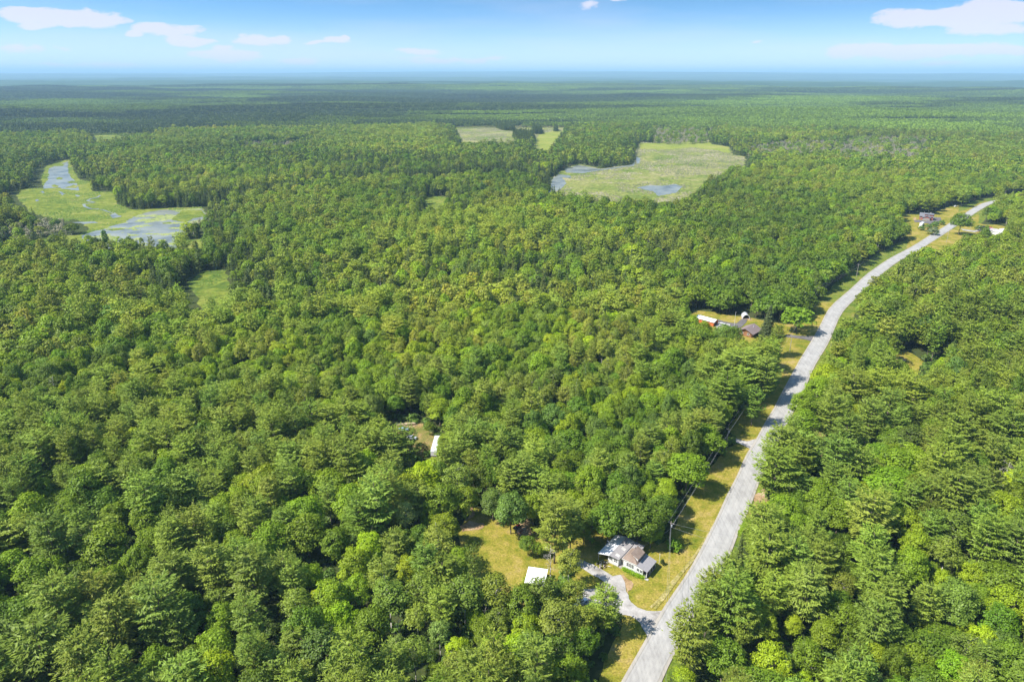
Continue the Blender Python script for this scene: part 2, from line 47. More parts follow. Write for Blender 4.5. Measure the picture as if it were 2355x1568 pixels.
CLOUDS = [(-0.562,0.0603,0.0432,0.0069,1),(-0.5349,0.0588,0.0633,0.0098,1.15),(-0.5003,0.0582,0.0346,0.0052,0.9),(-0.5645,0.0486,0.0202,0.0035,0.8),(-0.5344,0.0512,0.0069,0.0052,0.6),(-0.4416,0.0493,0.0346,0.0069,1),(-0.4169,0.0489,0.0317,0.004,0.8),(-0.469,0.0437,0.0127,0.0035,0.9),(-0.4141,0.038,0.0259,0.0069,1),(-0.3957,0.0374,0.0202,0.0052,0.8),(-0.3697,0.0212,0.049,0.0069,0.9),(-0.3708,0.0302,0.0161,0.0035,0.7),(-0.326,0.0384,0.0374,0.0081,1),(-0.2982,0.0426,0.0144,0.0046,0.7),(-0.2583,0.0363,0.0202,0.0023,0.8),(-0.2321,0.0389,0.0219,0.0046,0.8),(-0.2189,0.041,0.0069,0.0029,0.8),(-0.281,0.0155,0.0317,0.0046,0.75),(-0.1237,0.0261,0.0346,0.0046,0.9),(-0.094,0.0171,0.0691,0.0046,0.55),(-0.0333,0.0177,0.0403,0.0029,0.4),(-0.5813,0.0246,0.049,0.0069,0.35),(-0.4992,0.0087,0.0461,0.0052,0.6),(-0.557,0.0098,0.0346,0.0029,0.4),(-0.4197,0.0034,0.0518,0.004,0.5),(0.1022,0.0844,0.0173,0.0052,0.45),(0.1394,0.0859,0.0127,0.0029,0.5),(0.4854,0.0596,0.0432,0.0092,1),(0.5305,0.0606,0.0633,0.0086,1.15),(0.5571,0.0655,0.0346,0.0104,1.1),(0.5884,0.0609,0.0403,0.0104,1.1),(0.5687,0.0472,0.0432,0.0052,1),(0.5403,0.0519,0.0346,0.0046,0.8),(0.4254,0.0249,0.0276,0.0075,1),(0.4616,0.0236,0.0518,0.0086,0.95),(0.5047,0.0244,0.0518,0.0092,0.95),(0.5538,0.025,0.0633,0.0086,0.95),(0.5967,0.0235,0.0346,0.0052,0.8),(0.5242,0.0104,0.0288,0.004,0.45),(0.3186,0.0385,0.0104,0.0023,0.3)]

# sky: physical sky with a thin band of small clouds low over the horizon
world=bpy.data.worlds.new('World'); sc.world=world; world.use_nodes=True
wt=world.node_tree; N=wt.nodes; Lk=wt.links; N.clear()
def mth(tr,op,a,b=None,c=None,clamp=False):
    n=tr.nodes.new('ShaderNodeMath'); n.operation=op; n.use_clamp=clamp
    for i,v in enumerate((a,b,c)):
        if v is None: continue
        if isinstance(v,(int,float)): n.inputs[i].default_value=v
        else: tr.links.new(v,n.inputs[i])
    return n.outputs[0]
def wm(*a,**k): return mth(wt,*a,**k)
tc=N.new('ShaderNodeTexCoord'); sep=N.new('ShaderNodeSeparateXYZ'); Lk.new(tc.outputs['Generated'],sep.inputs[0])
comb=N.new('ShaderNodeCombineXYZ'); Lk.new(sep.outputs[0],comb.inputs[0]); Lk.new(sep.outputs[1],comb.inputs[1])
zz_=wm('ADD',wm('MULTIPLY',sep.outputs[2],4.2),0.02); Lk.new(zz_,comb.inputs[2])
vn=N.new('ShaderNodeVectorMath'); vn.operation='NORMALIZE'; Lk.new(comb.outputs[0],vn.inputs[0])
sky=N.new('ShaderNodeTexSky'); sky.sky_type='NISHITA'; sky.sun_disc=False; sky.sun_elevation=SUN_EL; sky.sun_rotation=SUN_AZ
sky.altitude=200; sky.air_density=1.0; sky.dust_density=0.35; sky.ozone_density=1.5
Lk.new(vn.outputs[0],sky.inputs[0])
az=wm('ARCTAN2',sep.outputs[0],sep.outputs[1]); el=wm('ARCSINE',sep.outputs[2])
cv=N.new('ShaderNodeCombineXYZ'); Lk.new(az,cv.inputs[0]); Lk.new(el,cv.inputs[1])
mp=N.new('ShaderNodeMapping'); mp.inputs['Scale'].default_value=(1,2.3,1); Lk.new(cv.outputs[0],mp.inputs[0])
def noise(tr,vec,scale,detail=4,rough=.55,dist=0):
    n=tr.nodes.new('ShaderNodeTexNoise'); n.inputs['Scale'].default_value=scale; n.inputs['Detail'].default_value=detail
    n.inputs['Roughness'].default_value=rough; n.inputs['Distortion'].default_value=dist
    if vec is not None: tr.links.new(vec,n.inputs['Vector'])
    return n
nz=noise(wt,mp.outputs[0],55,6,.6).outputs[0]
nz2=noise(wt,mp.outputs[0],17,3,.5).outputs[0]
warp=wm('MULTIPLY',wm('SUBTRACT',nz2,.5),.018)
el2=wm('ADD',el,warp)
acc=None
for (a0,e0,w,h,st) in CLOUDS:
    dx=wm('DIVIDE',wm('SUBTRACT',az,a0),w*1.08); dy=wm('DIVIDE',wm('SUBTRACT',el2,e0),h*1.22)
    d=wm('SUBTRACT',1.0,wm('SQRT',wm('ADD',wm('MULTIPLY',dx,dx),wm('MULTIPLY',dy,dy))))
    d=wm('MULTIPLY',wm('MAXIMUM',d,0.0),st)
    acc=d if acc is None else wm('SMOOTH_MAX',acc,d,.08) if False else wm('ADD',wm('MAXIMUM',acc,d),wm('MULTIPLY',wm('MINIMUM',acc,d),.4))
dens=wm('ADD',acc,wm('MULTIPLY',wm('SUBTRACT',nz,.52),1.1))
dens=wm('MULTIPLY',dens,wm('MULTIPLY',acc,12,clamp=True))
mr=N.new('ShaderNodeMapRange'); mr.interpolation_type='SMOOTHSTEP'; mr.inputs['From Min'].default_value=-.03; mr.inputs['From Max'].default_value=.40; mr.inputs['To Max'].default_value=.74
Lk.new(dens,mr.inputs['Value'])
# thin high veil
mp2=N.new('ShaderNodeMapping'); mp2.inputs['Scale'].default_value=(.9,7,1); mp2.inputs['Rotation'].default_value=(0,0,.12); Lk.new(cv.outputs[0],mp2.inputs[0])
veil=N.new('ShaderNodeMapRange'); Lk.new(noise(wt,mp2.outputs[0],3.2,5,.5).outputs[0],veil.inputs['Value'])
veil.inputs['From Min'].default_value=.42; veil.inputs['From Max'].default_value=.8; veil.inputs['To Max'].default_value=.3
cm=wm('MAXIMUM',mr.outputs[0],veil.outputs[0])
mix=N.new('ShaderNodeMix'); mix.data_type='RGBA'; Lk.new(cm,mix.inputs[0]); tn_=N.new('ShaderNodeMix'); tn_.data_type='RGBA'; tn_.blend_type='MULTIPLY'; tn_.inputs[0].default_value=1; tn_.inputs[7].default_value=(.78,1.16,1.26,1); Lk.new(sky.outputs[0],tn_.inputs[6])
hb=N.new('ShaderNodeMapRange'); hb.interpolation_type='SMOOTHSTEP'; Lk.new(el,hb.inputs['Value']); hb.inputs['From Min'].default_value=-.01; hb.inputs['From Max'].default_value=.085; hb.inputs['To Min'].default_value=.85; hb.inputs['To Max'].default_value=0
hm_=N.new('ShaderNodeMix'); hm_.data_type='RGBA'; Lk.new(hb.outputs[0],hm_.inputs[0]); Lk.new(tn_.outputs[2],hm_.inputs[6]); hm_.inputs[7].default_value=(4.6,5.0,5.6,1); Lk.new(hm_.outputs[2],mix.inputs[6]); mix.inputs[7].default_value=(5.5,5.1,5.7,1)
bg=N.new('ShaderNodeBackground'); Lk.new(mix.outputs[2],bg.inputs[0]); bg.inputs[1].default_value=.105
wo=N.new('ShaderNodeOutputWorld'); Lk.new(bg.outputs[0],wo.inputs[0])

# ---------------- helpers ----------------
rng=np.random.default_rng(7)
def tag(o,label=None,cat=None,group=None,kind=None):
    if label: o['label']=label
    if cat: o['category']=cat
    if group: o['group']=group
    if kind: o['kind']=kind
    return o
def mkmesh(name,V,Fc,mats,mi=None,leaf=None):
    """V (n,3), Fc list/array of faces; equal size arrays go the fast way"""
    me=bpy.data.meshes.new(name)
    if isinstance(Fc,np.ndarray):
        k=Fc.shape[1]; n=len(Fc)
        me.vertices.add(len(V)); me.vertices.foreach_set('co',np.asarray(V,dtype=np.float32).ravel())
        me.loops.add(n*k); me.loops.foreach_set('vertex_index',Fc.astype(np.int32).ravel())
        me.polygons.add(n); me.polygons.foreach_set('loop_start',np.arange(0,n*k,k,dtype=np.int32))
        me.update(calc_edges=True)
    else:
        me.from_pydata([tuple(map(float,v)) for v in V],[],[tuple(map(int,f)) for f in Fc]); me.update()
    for m in mats: me.materials.append(m)
    if mi is not None: me.polygons.foreach_set('material_index',np.asarray(mi,dtype=np.int32))
    if leaf is not None:
        a=me.attributes.new('leaf','FLOAT','FACE'); a.data.foreach_set('value',np.asarray(leaf,dtype=np.float32))
    return me
def obj(name,me,parent=None):
    o=bpy.data.objects.new(name,me); COL.objects.link(o)
    if parent: o.parent=parent
    return o
def empty(name,loc,rz=0,parent=None):
    o=bpy.data.objects.new(name,None); COL.objects.link(o); o.location=loc; o.rotation_euler=(0,0,rz); o.empty_display_size=.5
    if parent: o.parent=parent
    return o
class MB:
    def __init__(s): s.V=[];s.F=[]
    def add(s,V,F):
        b=len(s.V); s.V+=[tuple(v) for v in V]; s.F+=[tuple(i+b for i in f) for f in F]; return s
    def box(s,x0,x1,y0,y1,z0,z1):
        return s.add([(x0,y0,z0),(x1,y0,z0),(x1,y1,z0),(x0,y1,z0),(x0,y0,z1),(x1,y0,z1),(x1,y1,z1),(x0,y1,z1)],
              [(0,3,2,1),(4,5,6,7),(0,1,5,4),(1,2,6,5),(2,3,7,6),(3,0,4,7)])
    def slab(s,p,t=.12):
        """thick sheet over a planar polygon p (list of 3-D points, counter-clockwise seen from above)"""
        n=len(p); V=list(p)+[(a,b,c-t) for a,b,c in p]
        F=[tuple(range(n)),tuple(range(2*n-1,n-1,-1))]+[(i,i+n,(i+1)%n+n,(i+1)%n) for i in range(n)]
        return s.add(V,F)
    def prism(s,prof,a,b,axis='y'):
        """profile [(h,z)] swept along an axis from a to b"""
        n=len(prof)
        if axis=='y': V=[(h,a,z) for h,z in prof]+[(h,b,z) for h,z in prof]
        else: V=[(a,h,z) for h,z in prof]+[(b,h,z) for h,z in prof]
        F=[tuple(range(n)),tuple(range(2*n-1,n-1,-1))]+[(i,(i+1)%n,(i+1)%n+n,i+n) for i in range(n)]
        return s.add(V,F)
    def tube(s,a,b,ra,rb=None,n=6):
        rb=ra if rb is None else rb; a=Vector(a);b=Vector(b); d=(b-a).normalized()
        x=d.orthogonal().normalized(); y=d.cross(x)
        V=[];F=[]
        for p,r in ((a,ra),(b,rb)):
            for i in range(n):
                t=2*math.pi*i/n; V.append(tuple(p+x*r*math.cos(t)+y*r*math.sin(t)))
        F=[(i,(i+1)%n,(i+1)%n+n,i+n) for i in range(n)]+[tuple(range(n-1,-1,-1)),tuple(range(n,2*n))]
        return s.add(V,F)
    def build(s,name,mat,parent=None,bevel=0,smooth=False):
        import bmesh
        me=bpy.data.meshes.new(name); me.from_pydata(s.V,[],s.F); me.materials.append(mat)
        bm=bmesh.new(); bm.from_mesh(me); bmesh.ops.recalc_face_normals(bm,faces=bm.faces)
        if bevel: bmesh.ops.bevel(bm,geom=list(bm.edges),offset=bevel,segments=2,affect='EDGES',profile=.6)
        bm.to_mesh(me); bm.free()
        if smooth: me.polygons.foreach_set('use_smooth',[True]*len(me.polygons))
        me.update()
        return obj(name,me,parent)

# ---------------- materials ----------------
def newmat(name):
    m=bpy.data.materials.new(name); m.use_nodes=True; t=m.node_tree; t.nodes.clear()
    o=t.nodes.new('ShaderNodeOutputMaterial'); return m,t,o
def ramp(t,fac,stops):
    n=t.nodes.new('ShaderNodeValToRGB'); e=n.color_ramp.elements
    e[0].position,e[0].color=stops[0][0],(*stops[0][1],1); e[1].position,e[1].color=stops[-1][0],(*stops[-1][1],1)
    for p,c in stops[1:-1]:
        k=e.new(p); k.color=(*c,1)
    t.links.new(fac,n.inputs[0]); return n.outputs[0]
def mixc(t,f,a,b,mode='MIX'):
    n=t.nodes.new('ShaderNodeMix'); n.data_type='RGBA'; n.blend_type=mode
    for i,v in ((0,f),(6,a),(7,b)):
        if isinstance(v,(int,float)): n.inputs[i].default_value=v
        elif isinstance(v,tuple): n.inputs[i].default_value=(*v,1)
        else: t.links.new(v,n.inputs[i])
    return n.outputs[2]
def posn(t,scale=(1,1,1),coord='Object'):
    c=t.nodes.new('ShaderNodeTexCoord'); m=t.nodes.new('ShaderNodeMapping'); m.inputs['Scale'].default_value=scale
    t.links.new(c.outputs[coord],m.inputs[0]); return m.outputs[0]
def wpos(t,scale=(1,1,1),rot=0):
    c=t.nodes.new('ShaderNodeNewGeometry'); m=t.nodes.new('ShaderNodeMapping'); m.inputs['Scale'].default_value=scale; m.inputs['Rotation'].default_value=(0,0,rot)
    t.links.new(c.outputs['Position'],m.inputs[0]); return m.outputs[0]
def bsdf(t,o,col,rough=.9,spec=.2,bump=None,bs=.3,bd=.05):
    p=t.nodes.new('ShaderNodeBsdfPrincipled'); p.inputs['Roughness'].default_value=rough; p.inputs['Specular IOR Level'].default_value=spec
    if isinstance(col,tuple): p.inputs['Base Color'].default_value=(*col,1)
    else: t.links.new(col,p.inputs['Base Color'])
    if bump is not None:
        b=t.nodes.new('ShaderNodeBump'); b.inputs['Strength'].default_value=bs; b.inputs['Distance'].default_value=bd
        t.links.new(bump,b.inputs['Height']); t.links.new(b.outputs[0],p.inputs['Normal'])
    t.links.new(p.outputs[0],o.inputs[0]); return p
def foliage(name,mode='INSTANCER',fixed=None,transl=.25):
    m,t,o=newmat(name)
    if fixed: tint=fixed
    else:
        a=t.nodes.new('ShaderNodeAttribute'); a.attribute_type=mode; a.attribute_name='tint'; tint=a.outputs['Color']
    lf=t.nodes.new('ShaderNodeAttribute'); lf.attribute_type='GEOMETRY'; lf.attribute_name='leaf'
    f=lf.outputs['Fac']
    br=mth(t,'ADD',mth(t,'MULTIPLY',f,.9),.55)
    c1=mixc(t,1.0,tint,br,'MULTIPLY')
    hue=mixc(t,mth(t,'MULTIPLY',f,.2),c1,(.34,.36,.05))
    d=t.nodes.new('ShaderNodeBsdfDiffuse'); t.links.new(hue,d.inputs[0])
    tr=t.nodes.new('ShaderNodeBsdfTranslucent'); tc_=mixc(t,1.0,hue,(1.25,1.2,.5),'MULTIPLY'); t.links.new(tc_,tr.inputs[0])
    g_=t.nodes.new('ShaderNodeBsdfGlossy'); g_.inputs['Roughness'].default_value=.5; g_.inputs[0].default_value=(1,1,1,1)
    m1=t.nodes.new('ShaderNodeMixShader'); m1.inputs[0].default_value=transl; t.links.new(d.outputs[0],m1.inputs[1]); t.links.new(tr.outputs[0],m1.inputs[2])
    m2=t.nodes.new('ShaderNodeMixShader'); m2.inputs[0].default_value=.014; t.links.new(m1.outputs[0],m2.inputs[1]); t.links.new(g_.outputs[0],m2.inputs[2])
    t.links.new(m2.outputs[0],o.inputs[0]); return m
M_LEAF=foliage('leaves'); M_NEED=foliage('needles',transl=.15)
def simple(name,col,rough=.85,spec=.2,var=.25,scale=3,stretch=(1,1,1),bump=0):
    m,t,o=newmat(name); n=noise(t,posn(t,stretch),scale,5,.6).outputs[0]
    a=tuple(c*(1-var) for c in col); b=tuple(min(1,c*(1+var)) for c in col)
    c=ramp(t,n,[(.3,a),(.7,b)]); bsdf(t,o,c,rough,spec,n if bump else None,bump or .3); return m
M_BARK=simple('bark',(.16,.13,.10),scale=6,stretch=(4,4,.6),bump=.5)
M_BARKP=simple('pale bark',(.48,.45,.40),scale=5,stretch=(1,1,3),var=.3)
M_DEAD=simple('dead wood',(.50,.46,.41),scale=5,stretch=(3,3,.6),var=.3)
M_DEADF=foliage('dead twigs',fixed=(.27,.25,.18),transl=.05)

# ground and flat covers
def ground_mat():
    m,t,o=newmat('forest floor'); p=wpos(t)
    n=noise(t,p,.05,8,.62).outputs[0]; n2=noise(t,p,.9,5,.6).outputs[0]
    c=ramp(t,n,[(.3,(.035,.05,.014)),(.5,(.05,.075,.02)),(.68,(.075,.07,.03))])
    c=mixc(t,.5,c,ramp(t,n2,[(.35,(.03,.045,.012)),(.65,(.085,.09,.035))]))
    # beyond the built trees: closed canopy, its self-shadow put into a darker colour
    g_=t.nodes.new('ShaderNodeNewGeometry'); ln=t.nodes.new('ShaderNodeVectorMath'); ln.operation='LENGTH'; t.links.new(g_.outputs['Position'],ln.inputs[0])
    f=t.nodes.new('ShaderNodeMapRange'); f.inputs['From Min'].default_value=6500; f.inputs['From Max'].default_value=7500; t.links.new(ln.outputs['Value'],f.inputs['Value'])
    far=ramp(t,noise(t,wpos(t,(.35,1,1)),.0022,9,.7).outputs[0],[(.32,(.022,.045,.016)),(.5,(.04,.075,.02)),(.68,(.065,.105,.03))])
    c=mixc(t,f.outputs[0],c,far)
    bsdf(t,o,c,1,.05,n2,.6,.3); return m
def grass_mat(name,stops,fine=((.45,.47,.45),(1.35,1.35,1.25)),s1=.06,s2=1.6,s3=.25):
    m,t,o=newmat(name); p=wpos(t)
    n=noise(t,p,s1,6,.6,.4).outputs[0]; n3=noise(t,p,s3,7,.7).outputs[0]; n2=noise(t,p,s2,6,.75).outputs[0]
    c=ramp(t,mth(t,'ADD',mth(t,'MULTIPLY',n,.5),mth(t,'MULTIPLY',n3,.5)),stops)
    c=mixc(t,1.0,c,ramp(t,n2,[(.3,fine[0]),(.7,fine[1])]),'MULTIPLY')
    bsdf(t,o,c,1,.05,n2,.8,.12); return m
M_GROUND=ground_mat()
M_LAWN=grass_mat('lawn grass',[(.38,(.13,.165,.018)),(.46,(.22,.21,.028)),(.53,(.32,.26,.055)),(.61,(.39,.29,.11))])
M_WORN=grass_mat('rough yard ground',[(.38,(.11,.15,.03)),(.5,(.22,.19,.06)),(.6,(.36,.24,.12))])
M_DIRT=grass_mat('bare dirt',[(.36,(.24,.15,.07)),(.5,(.40,.27,.16)),(.62,(.50,.39,.27))])
M_TRACK=grass_mat('worn wheel track',[(.40,(.20,.20,.04)),(.48,(.33,.28,.09)),(.6,(.46,.38,.2))],s1=.3,s3=1.2)
M_MARSH=grass_mat('marsh grass',[(.40,(.09,.14,.025)),(.48,(.155,.195,.03)),(.55,(.21,.235,.045)),(.62,(.26,.25,.09))],fine=((.4,.42,.4),(1.4,1.4,1.3)),s1=.02,s3=.07,s2=.22)
M_BOG=grass_mat('bog sedge',[(.40,(.12,.17,.035)),(.47,(.19,.22,.055)),(.54,(.25,.25,.085)),(.62,(.33,.29,.17))],fine=((.3,.33,.3),(1.5,1.5,1.4)),s1=.011,s3=.045,s2=.16)
M_YG=grass_mat('yellow green sedge',[(.38,(.17,.22,.04)),(.5,(.25,.28,.05)),(.62,(.32,.30,.10))],s1=.012,s3=.05,s2=.4)
def gravel(name,stops,s=2.5):
    m,t,o=newmat(name); p=wpos(t); n=noise(t,p,.22,7,.7).outputs[0]; v=noise(t,p,s,5,.8).outputs[0]
    c=ramp(t,n,stops); c=mixc(t,1.0,c,ramp(t,v,[(.3,(.8,.8,.8)),(.7,(1.12,1.12,1.12))]),'MULTIPLY')
    bsdf(t,o,c,.95,.15,v,.5,.04); return m
M_GRAVEL=gravel('pale gravel',[(.35,(.24,.22,.195)),(.5,(.38,.36,.34)),(.66,(.48,.455,.43))])
M_ASPHALT=gravel('dark asphalt',[(.3,(.11,.10,.10)),(.7,(.18,.165,.165))])
M_CONC=gravel('concrete',[(.3,(.5,.48,.45)),(.7,(.62,.6,.57))])
def road_mat():
    m,t,o=newmat('sun bleached road'); a=t.nodes.new('ShaderNodeAttribute'); a.attribute_name='side'
    u=mth(t,'ABSOLUTE',a.outputs['Fac'])
    p=wpos(t); n=noise(t,p,.12,7,.7).outputs[0]; st=noise(t,wpos(t,(1,.12,1),R(33)),1.2,5,.6).outputs[0]; v=noise(t,p,3,4,.8).outputs[0]
    c=ramp(t,mth(t,'ADD',mth(t,'MULTIPLY',n,.5),mth(t,'MULTIPLY',st,.5)),[(.35,(.27,.26,.25)),(.5,(.36,.35,.335)),(.64,(.43,.415,.395))])
    # worn wheel paths and a gravelly edge belong to the road itself
    un=mth(t,'ADD',u,mth(t,'MULTIPLY',mth(t,'SUBTRACT',n,.5),.12))
    rut=ramp(t,un,[(.0,(.97,.97,.97)),(.10,(1,1,1)),(.22,(.93,.93,.93)),(.34,(1.0,1,1)),(.5,(1.02,1.02,1.02)),(.62,(.92,.92,.92)),(.74,(1,1,1)),(.80,(.72,.70,.66)),(.84,(.95,.92,.86)),(1,(1.05,.98,.88))])
    c=mixc(t,1.0,c,rut,'MULTIPLY'); c=mixc(t,1.0,c,ramp(t,v,[(.3,(.92,.92,.92)),(.7,(1.06,1.06,1.06))]),'MULTIPLY')
    bsdf(t,o,c,.9,.2,v,.3,.03); return m
M_ROAD=road_mat()
def water_mat():
    m,t,o=newmat('shallow pond water'); p=wpos(t); n=noise(t,p,.035,6,.65).outputs[0]
    c=ramp(t,n,[(.36,(.10,.115,.105)),(.5,(.20,.22,.20)),(.64,(.27,.28,.23))])  # pale sky reflection is put into the diffuse colour
    q=bsdf(t,o,c,.3,.4,noise(t,p,.6,4,.6).outputs[0],.12,.05); q.inputs['IOR'].default_value=1.33; return m
M_WATER=water_mat()

# ---------------- terrain ----------------
def vnoise(x,y,seed=0):
    xi=np.floor(x).astype(np.int64); yi=np.floor(y).astype(np.int64); fx=x-xi; fy=y-yi
    fx=fx*fx*(3-2*fx); fy=fy*fy*(3-2*fy)
    def h(a,b):
        v=(a*374761393+b*668265263+seed*974711)&0xffffffff; v=((v^(v>>13))*1274126177)&0xffffffff; v=v^(v>>16); return (v&0xffff)/65535.
    return (h(xi,yi)*(1-fx)+h(xi+1,yi)*fx)*(1-fy)+(h(xi,yi+1)*(1-fx)+h(xi+1,yi+1)*fx)*fy
def fbm(x,y,seed=0,o=4):
    s=0;a=.5
    for i in range(o): s=s+a*vnoise(x*2**i+i*17.3,y*2**i-i*9.1,seed+i); a*=.5
    return s/(1-.5**o)
def sstep(a,b,x): t=np.clip((x-a)/(b-a),0,1); return t*t*(3-2*t)
def dens(poly,step=12):
    o=[]
    for (a,b) in zip(poly,poly[1:]+poly[:1]):
        n=max(1,int(math.hypot(b[0]-a[0],b[1]-a[1])/step)); n=min(n,20)
        o+=[(a[0]+(b[0]-a[0])*k/n,a[1]+(b[1]-a[1])*k/n) for k in range(n)]
    c=(sum(p[0] for p in poly)/len(poly),sum(p[1] for p in poly)/len(poly))
    return o+[c]+[((p[0]+c[0])/2,(p[1]+c[1])/2) for p in poly]
# polygon tests
def inpoly(x,y,poly):
    r=np.zeros(x.shape,bool); n=len(poly); j=n-1
    for i in range(n):
        xi,yi=poly[i]; xj,yj=poly[j]
        if yi!=yj:
            c=((yi>y)!=(yj>y))&(x<(xj-xi)*(y-yi)/(yj-yi)+xi); r^=c
        j=i
    return r
def inany(x,y,polys):
    r=np.zeros(x.shape,bool)
    for p in polys: r|=inpoly(x,y,p)
    return r
FLATS=[]
for P_ in LAWN+WORN+MARSH+BOG+GROVE+WATER: FLATS+=dens(P_)
FLATS+=[(x,y) for x,y,w in ROAD]
FLATS=np.array(FLATS)
def fdist(x,y):
    out=np.full(x.shape,1e9); ins=inany(x,y,LAWN+WORN+MARSH+BOG+WATER)
    for i in range(0,len(x),20000):
        X=x[i:i+20000]; Y=y[i:i+20000]
        near=(np.hypot(X,Y)<3200)
        if near.any():
            d=np.full(near.sum(),1e9); xx=X[near]; yy=Y[near]
            for j in range(0,len(FLATS),200):
                f=FLATS[j:j+200]; d=np.minimum(d,np.min((xx[:,None]-f[:,0])**2+(yy[:,None]-f[:,1])**2,axis=1))
            o=out[i:i+20000]; o[near]=np.sqrt(d)
    out[ins]=0
    return out
def hgt(x,y):
    x=np.atleast_1d(np.asarray(x,float)); y=np.atleast_1d(np.asarray(y,float)); r=np.hypot(x,y); a=np.arctan2(x,y)
    fd=fdist(x,y); m=sstep(26,90,fd); m2=sstep(60,450,fd)
    z=m*3.5*fbm(x/110,y/110,1,3)
    z+=m2*sstep(600,2600,r)*52*(fbm(x/1300,y/480,5,3)-.42)
    z+=m2*sstep(1200,3200,r)*38*(fbm(x/950,y/330,15,3)-.45)
    z+=sstep(2200,9000,r)*135*(fbm(x/6000,y/2300,9,4)-.45)
    z+=sstep(13000,30000,r)*(105+85*np.exp(-((a-.02)/.33)**2)+40*(fbm(x/9000,y/7000,12,3)-.5))
    return z
rings=np.concatenate([np.linspace(0,90,6)[1:],90*np.exp(np.linspace(0,math.log(60000/90.),420))[1:]])
NA=384
ang_=np.linspace(0,2*math.pi,NA,endpoint=False)
GX=(rings[:,None]*np.sin(ang_)).ravel(); GY=(rings[:,None]*np.cos(ang_)).ravel()
GZ=hgt(GX,GY)
V=np.vstack([[0,0,0],np.stack([GX,GY,GZ],1)]); n=len(rings)
i=np.arange(n-1)[:,None]*NA; j=np.arange(NA)[None,:]; j2=(j+1)%NA
Q=np.stack([1+i+j,1+i+j2,1+i+NA+j2,1+i+NA+j],-1).reshape(-1,4)[:,::-1]
# inner fan as quads (degenerate-free): two sectors per quad
fan=np.array([[0,1+(k+2)%NA,1+(k+1)%NA,1+k] for k in range(0,NA,2)])[:,::-1]
g0=obj('ground',mkmesh('ground',V,np.vstack([Q,fan[:,::-1]])[:, ::-1],[M_GROUND])); g0.data.polygons.foreach_set('use_smooth',[True]*len(g0.data.polygons)); tag(g0,kind='structure')

def roughen(poly,step,amp,seed):
    r=random.Random(seed); o=[]
    for (a,b) in zip(poly,poly[1:]+poly[:1]):
        L=math.hypot(b[0]-a[0],b[1]-a[1]); n=max(1,min(40,int(L/step)))
        nx,ny=((b[1]-a[1])/max(L,1e-6),-(b[0]-a[0])/max(L,1e-6))
        for k in range(n):
            t=k/n; j=r.uniform(-1,1)*amp*(1 if k else .4); o.append((a[0]+(b[0]-a[0])*t+nx*j,a[1]+(b[1]-a[1])*t+ny*j))
    return o
from mathutils.geometry import tessellate_polygon
def sheet(name,polys,z,mat,step,amp,kind='structure',label=None):
    V=[];F_=[]
    for k,p in enumerate(polys):
        q=roughen([tuple(a) for a in p],step,amp,k+int(z*1000)); b=len(V)
        V+=[(x,y,z+.004*k) for x,y in q]
        for t in tessellate_polygon([[Vector((x,y,0)) for x,y in q]]):
            a_,b_,c_=[Vector(V[b+i]) for i in t]
            if (b_-a_).cross(c_-a_).z<0: t=(t[0],t[2],t[1])
            F_.append(tuple(b+i for i in t))
    o=obj(name,mkmesh(name,V,F_,[mat])); tag(o,kind=kind); return o
def ribbon(pts,w,z):
    V=[];F_=[]
    for k,(x,y) in enumerate(pts):
        a=pts[max(0,k-1)]; b=pts[min(len(pts)-1,k+1)]; d=Vector((b[0]-a[0],b[1]-a[1])).normalized(); n_=Vector((-d.y,d.x))
        V+=[(x-n_.x*w,y-n_.y*w,z),(x+n_.x*w,y+n_.y*w,z)]
        if k: F_.append((2*k-2,2*k,2*k+1,2*k-1)) if False else F_.append((2*k-2,2*k-1,2*k+1,2*k)[::-1])
    return V,F_
sheet('lawn',LAWN,.05,M_LAWN,2.5,.6)
sheet('yard_ground',WORN,.09,M_WORN,2.5,.7)
sheet('marsh',MARSH,.12,M_MARSH,9,2.2)
sheet('bog',BOG,.16,M_BOG,14,4)
sheet('sedge_meadow',YGRASS,.20,M_YG,12,4)
sheet('water',WATER,.24,M_WATER,5,1.4)
sheet('marsh_bank',ISLET,.28,M_MARSH,4,1.2)
sheet('dirt',DIRT,.13,M_DIRT,1.2,.5)
for k,T_ in enumerate(TRACK):
    V,F_=ribbon(T_,.42,.2+.01*k); tag(obj('wheel_track',mkmesh('wheel_track',V,F_,[M_TRACK])),kind='structure')
for T_ in CREEK:
    V,F_=ribbon(T_,1.6,.26); tag(obj('creek_water',mkmesh('creek_water',V,F_,[M_WATER])),kind='structure')
sheet('gravel_driveway',GRAVEL,.22,M_GRAVEL,1.5,.3)
sheet('asphalt_driveway',ASPHALT,.24,M_ASPHALT,2,.1)
sheet('concrete_pad',CONCRETE,.28,M_CONC,3,.05)
# grassy verges between road and trees
V=[];F_=[]
for k,(x,y,w) in enumerate(ROAD):
    a=ROAD[max(0,k-1)]; b=ROAD[min(len(ROAD)-1,k+1)]; d=Vector((b[0]-a[0],b[1]-a[1])).normalized(); nn=Vector((d.y,-d.x))
    l_=float(np.interp(y,[100,250,330,520],[7,10,14,17]))+1.2*math.sin(k*2.1)+.8*math.sin(k*5.3); r__=float(np.interp(y,[180,300,480,560],[6.5,9,14,20]))+1.1*math.sin(k*1.7+1)
    for q in (-l_,0,r__): V.append((x+nn.x*q,y+nn.y*q,.025))
    if k: F_+=[(3*k-3,3*k-2,3*k+1,3*k),(3*k-2,3*k-1,3*k+2,3*k+1)]
M_VERGE=grass_mat('rough verge grass',[(.38,(.07,.12,.018)),(.47,(.13,.18,.025)),(.55,(.20,.215,.04)),(.63,(.29,.24,.09))])
tag(obj('road_verge',mkmesh('road_verge',V,F_,[M_VERGE])),kind='structure')
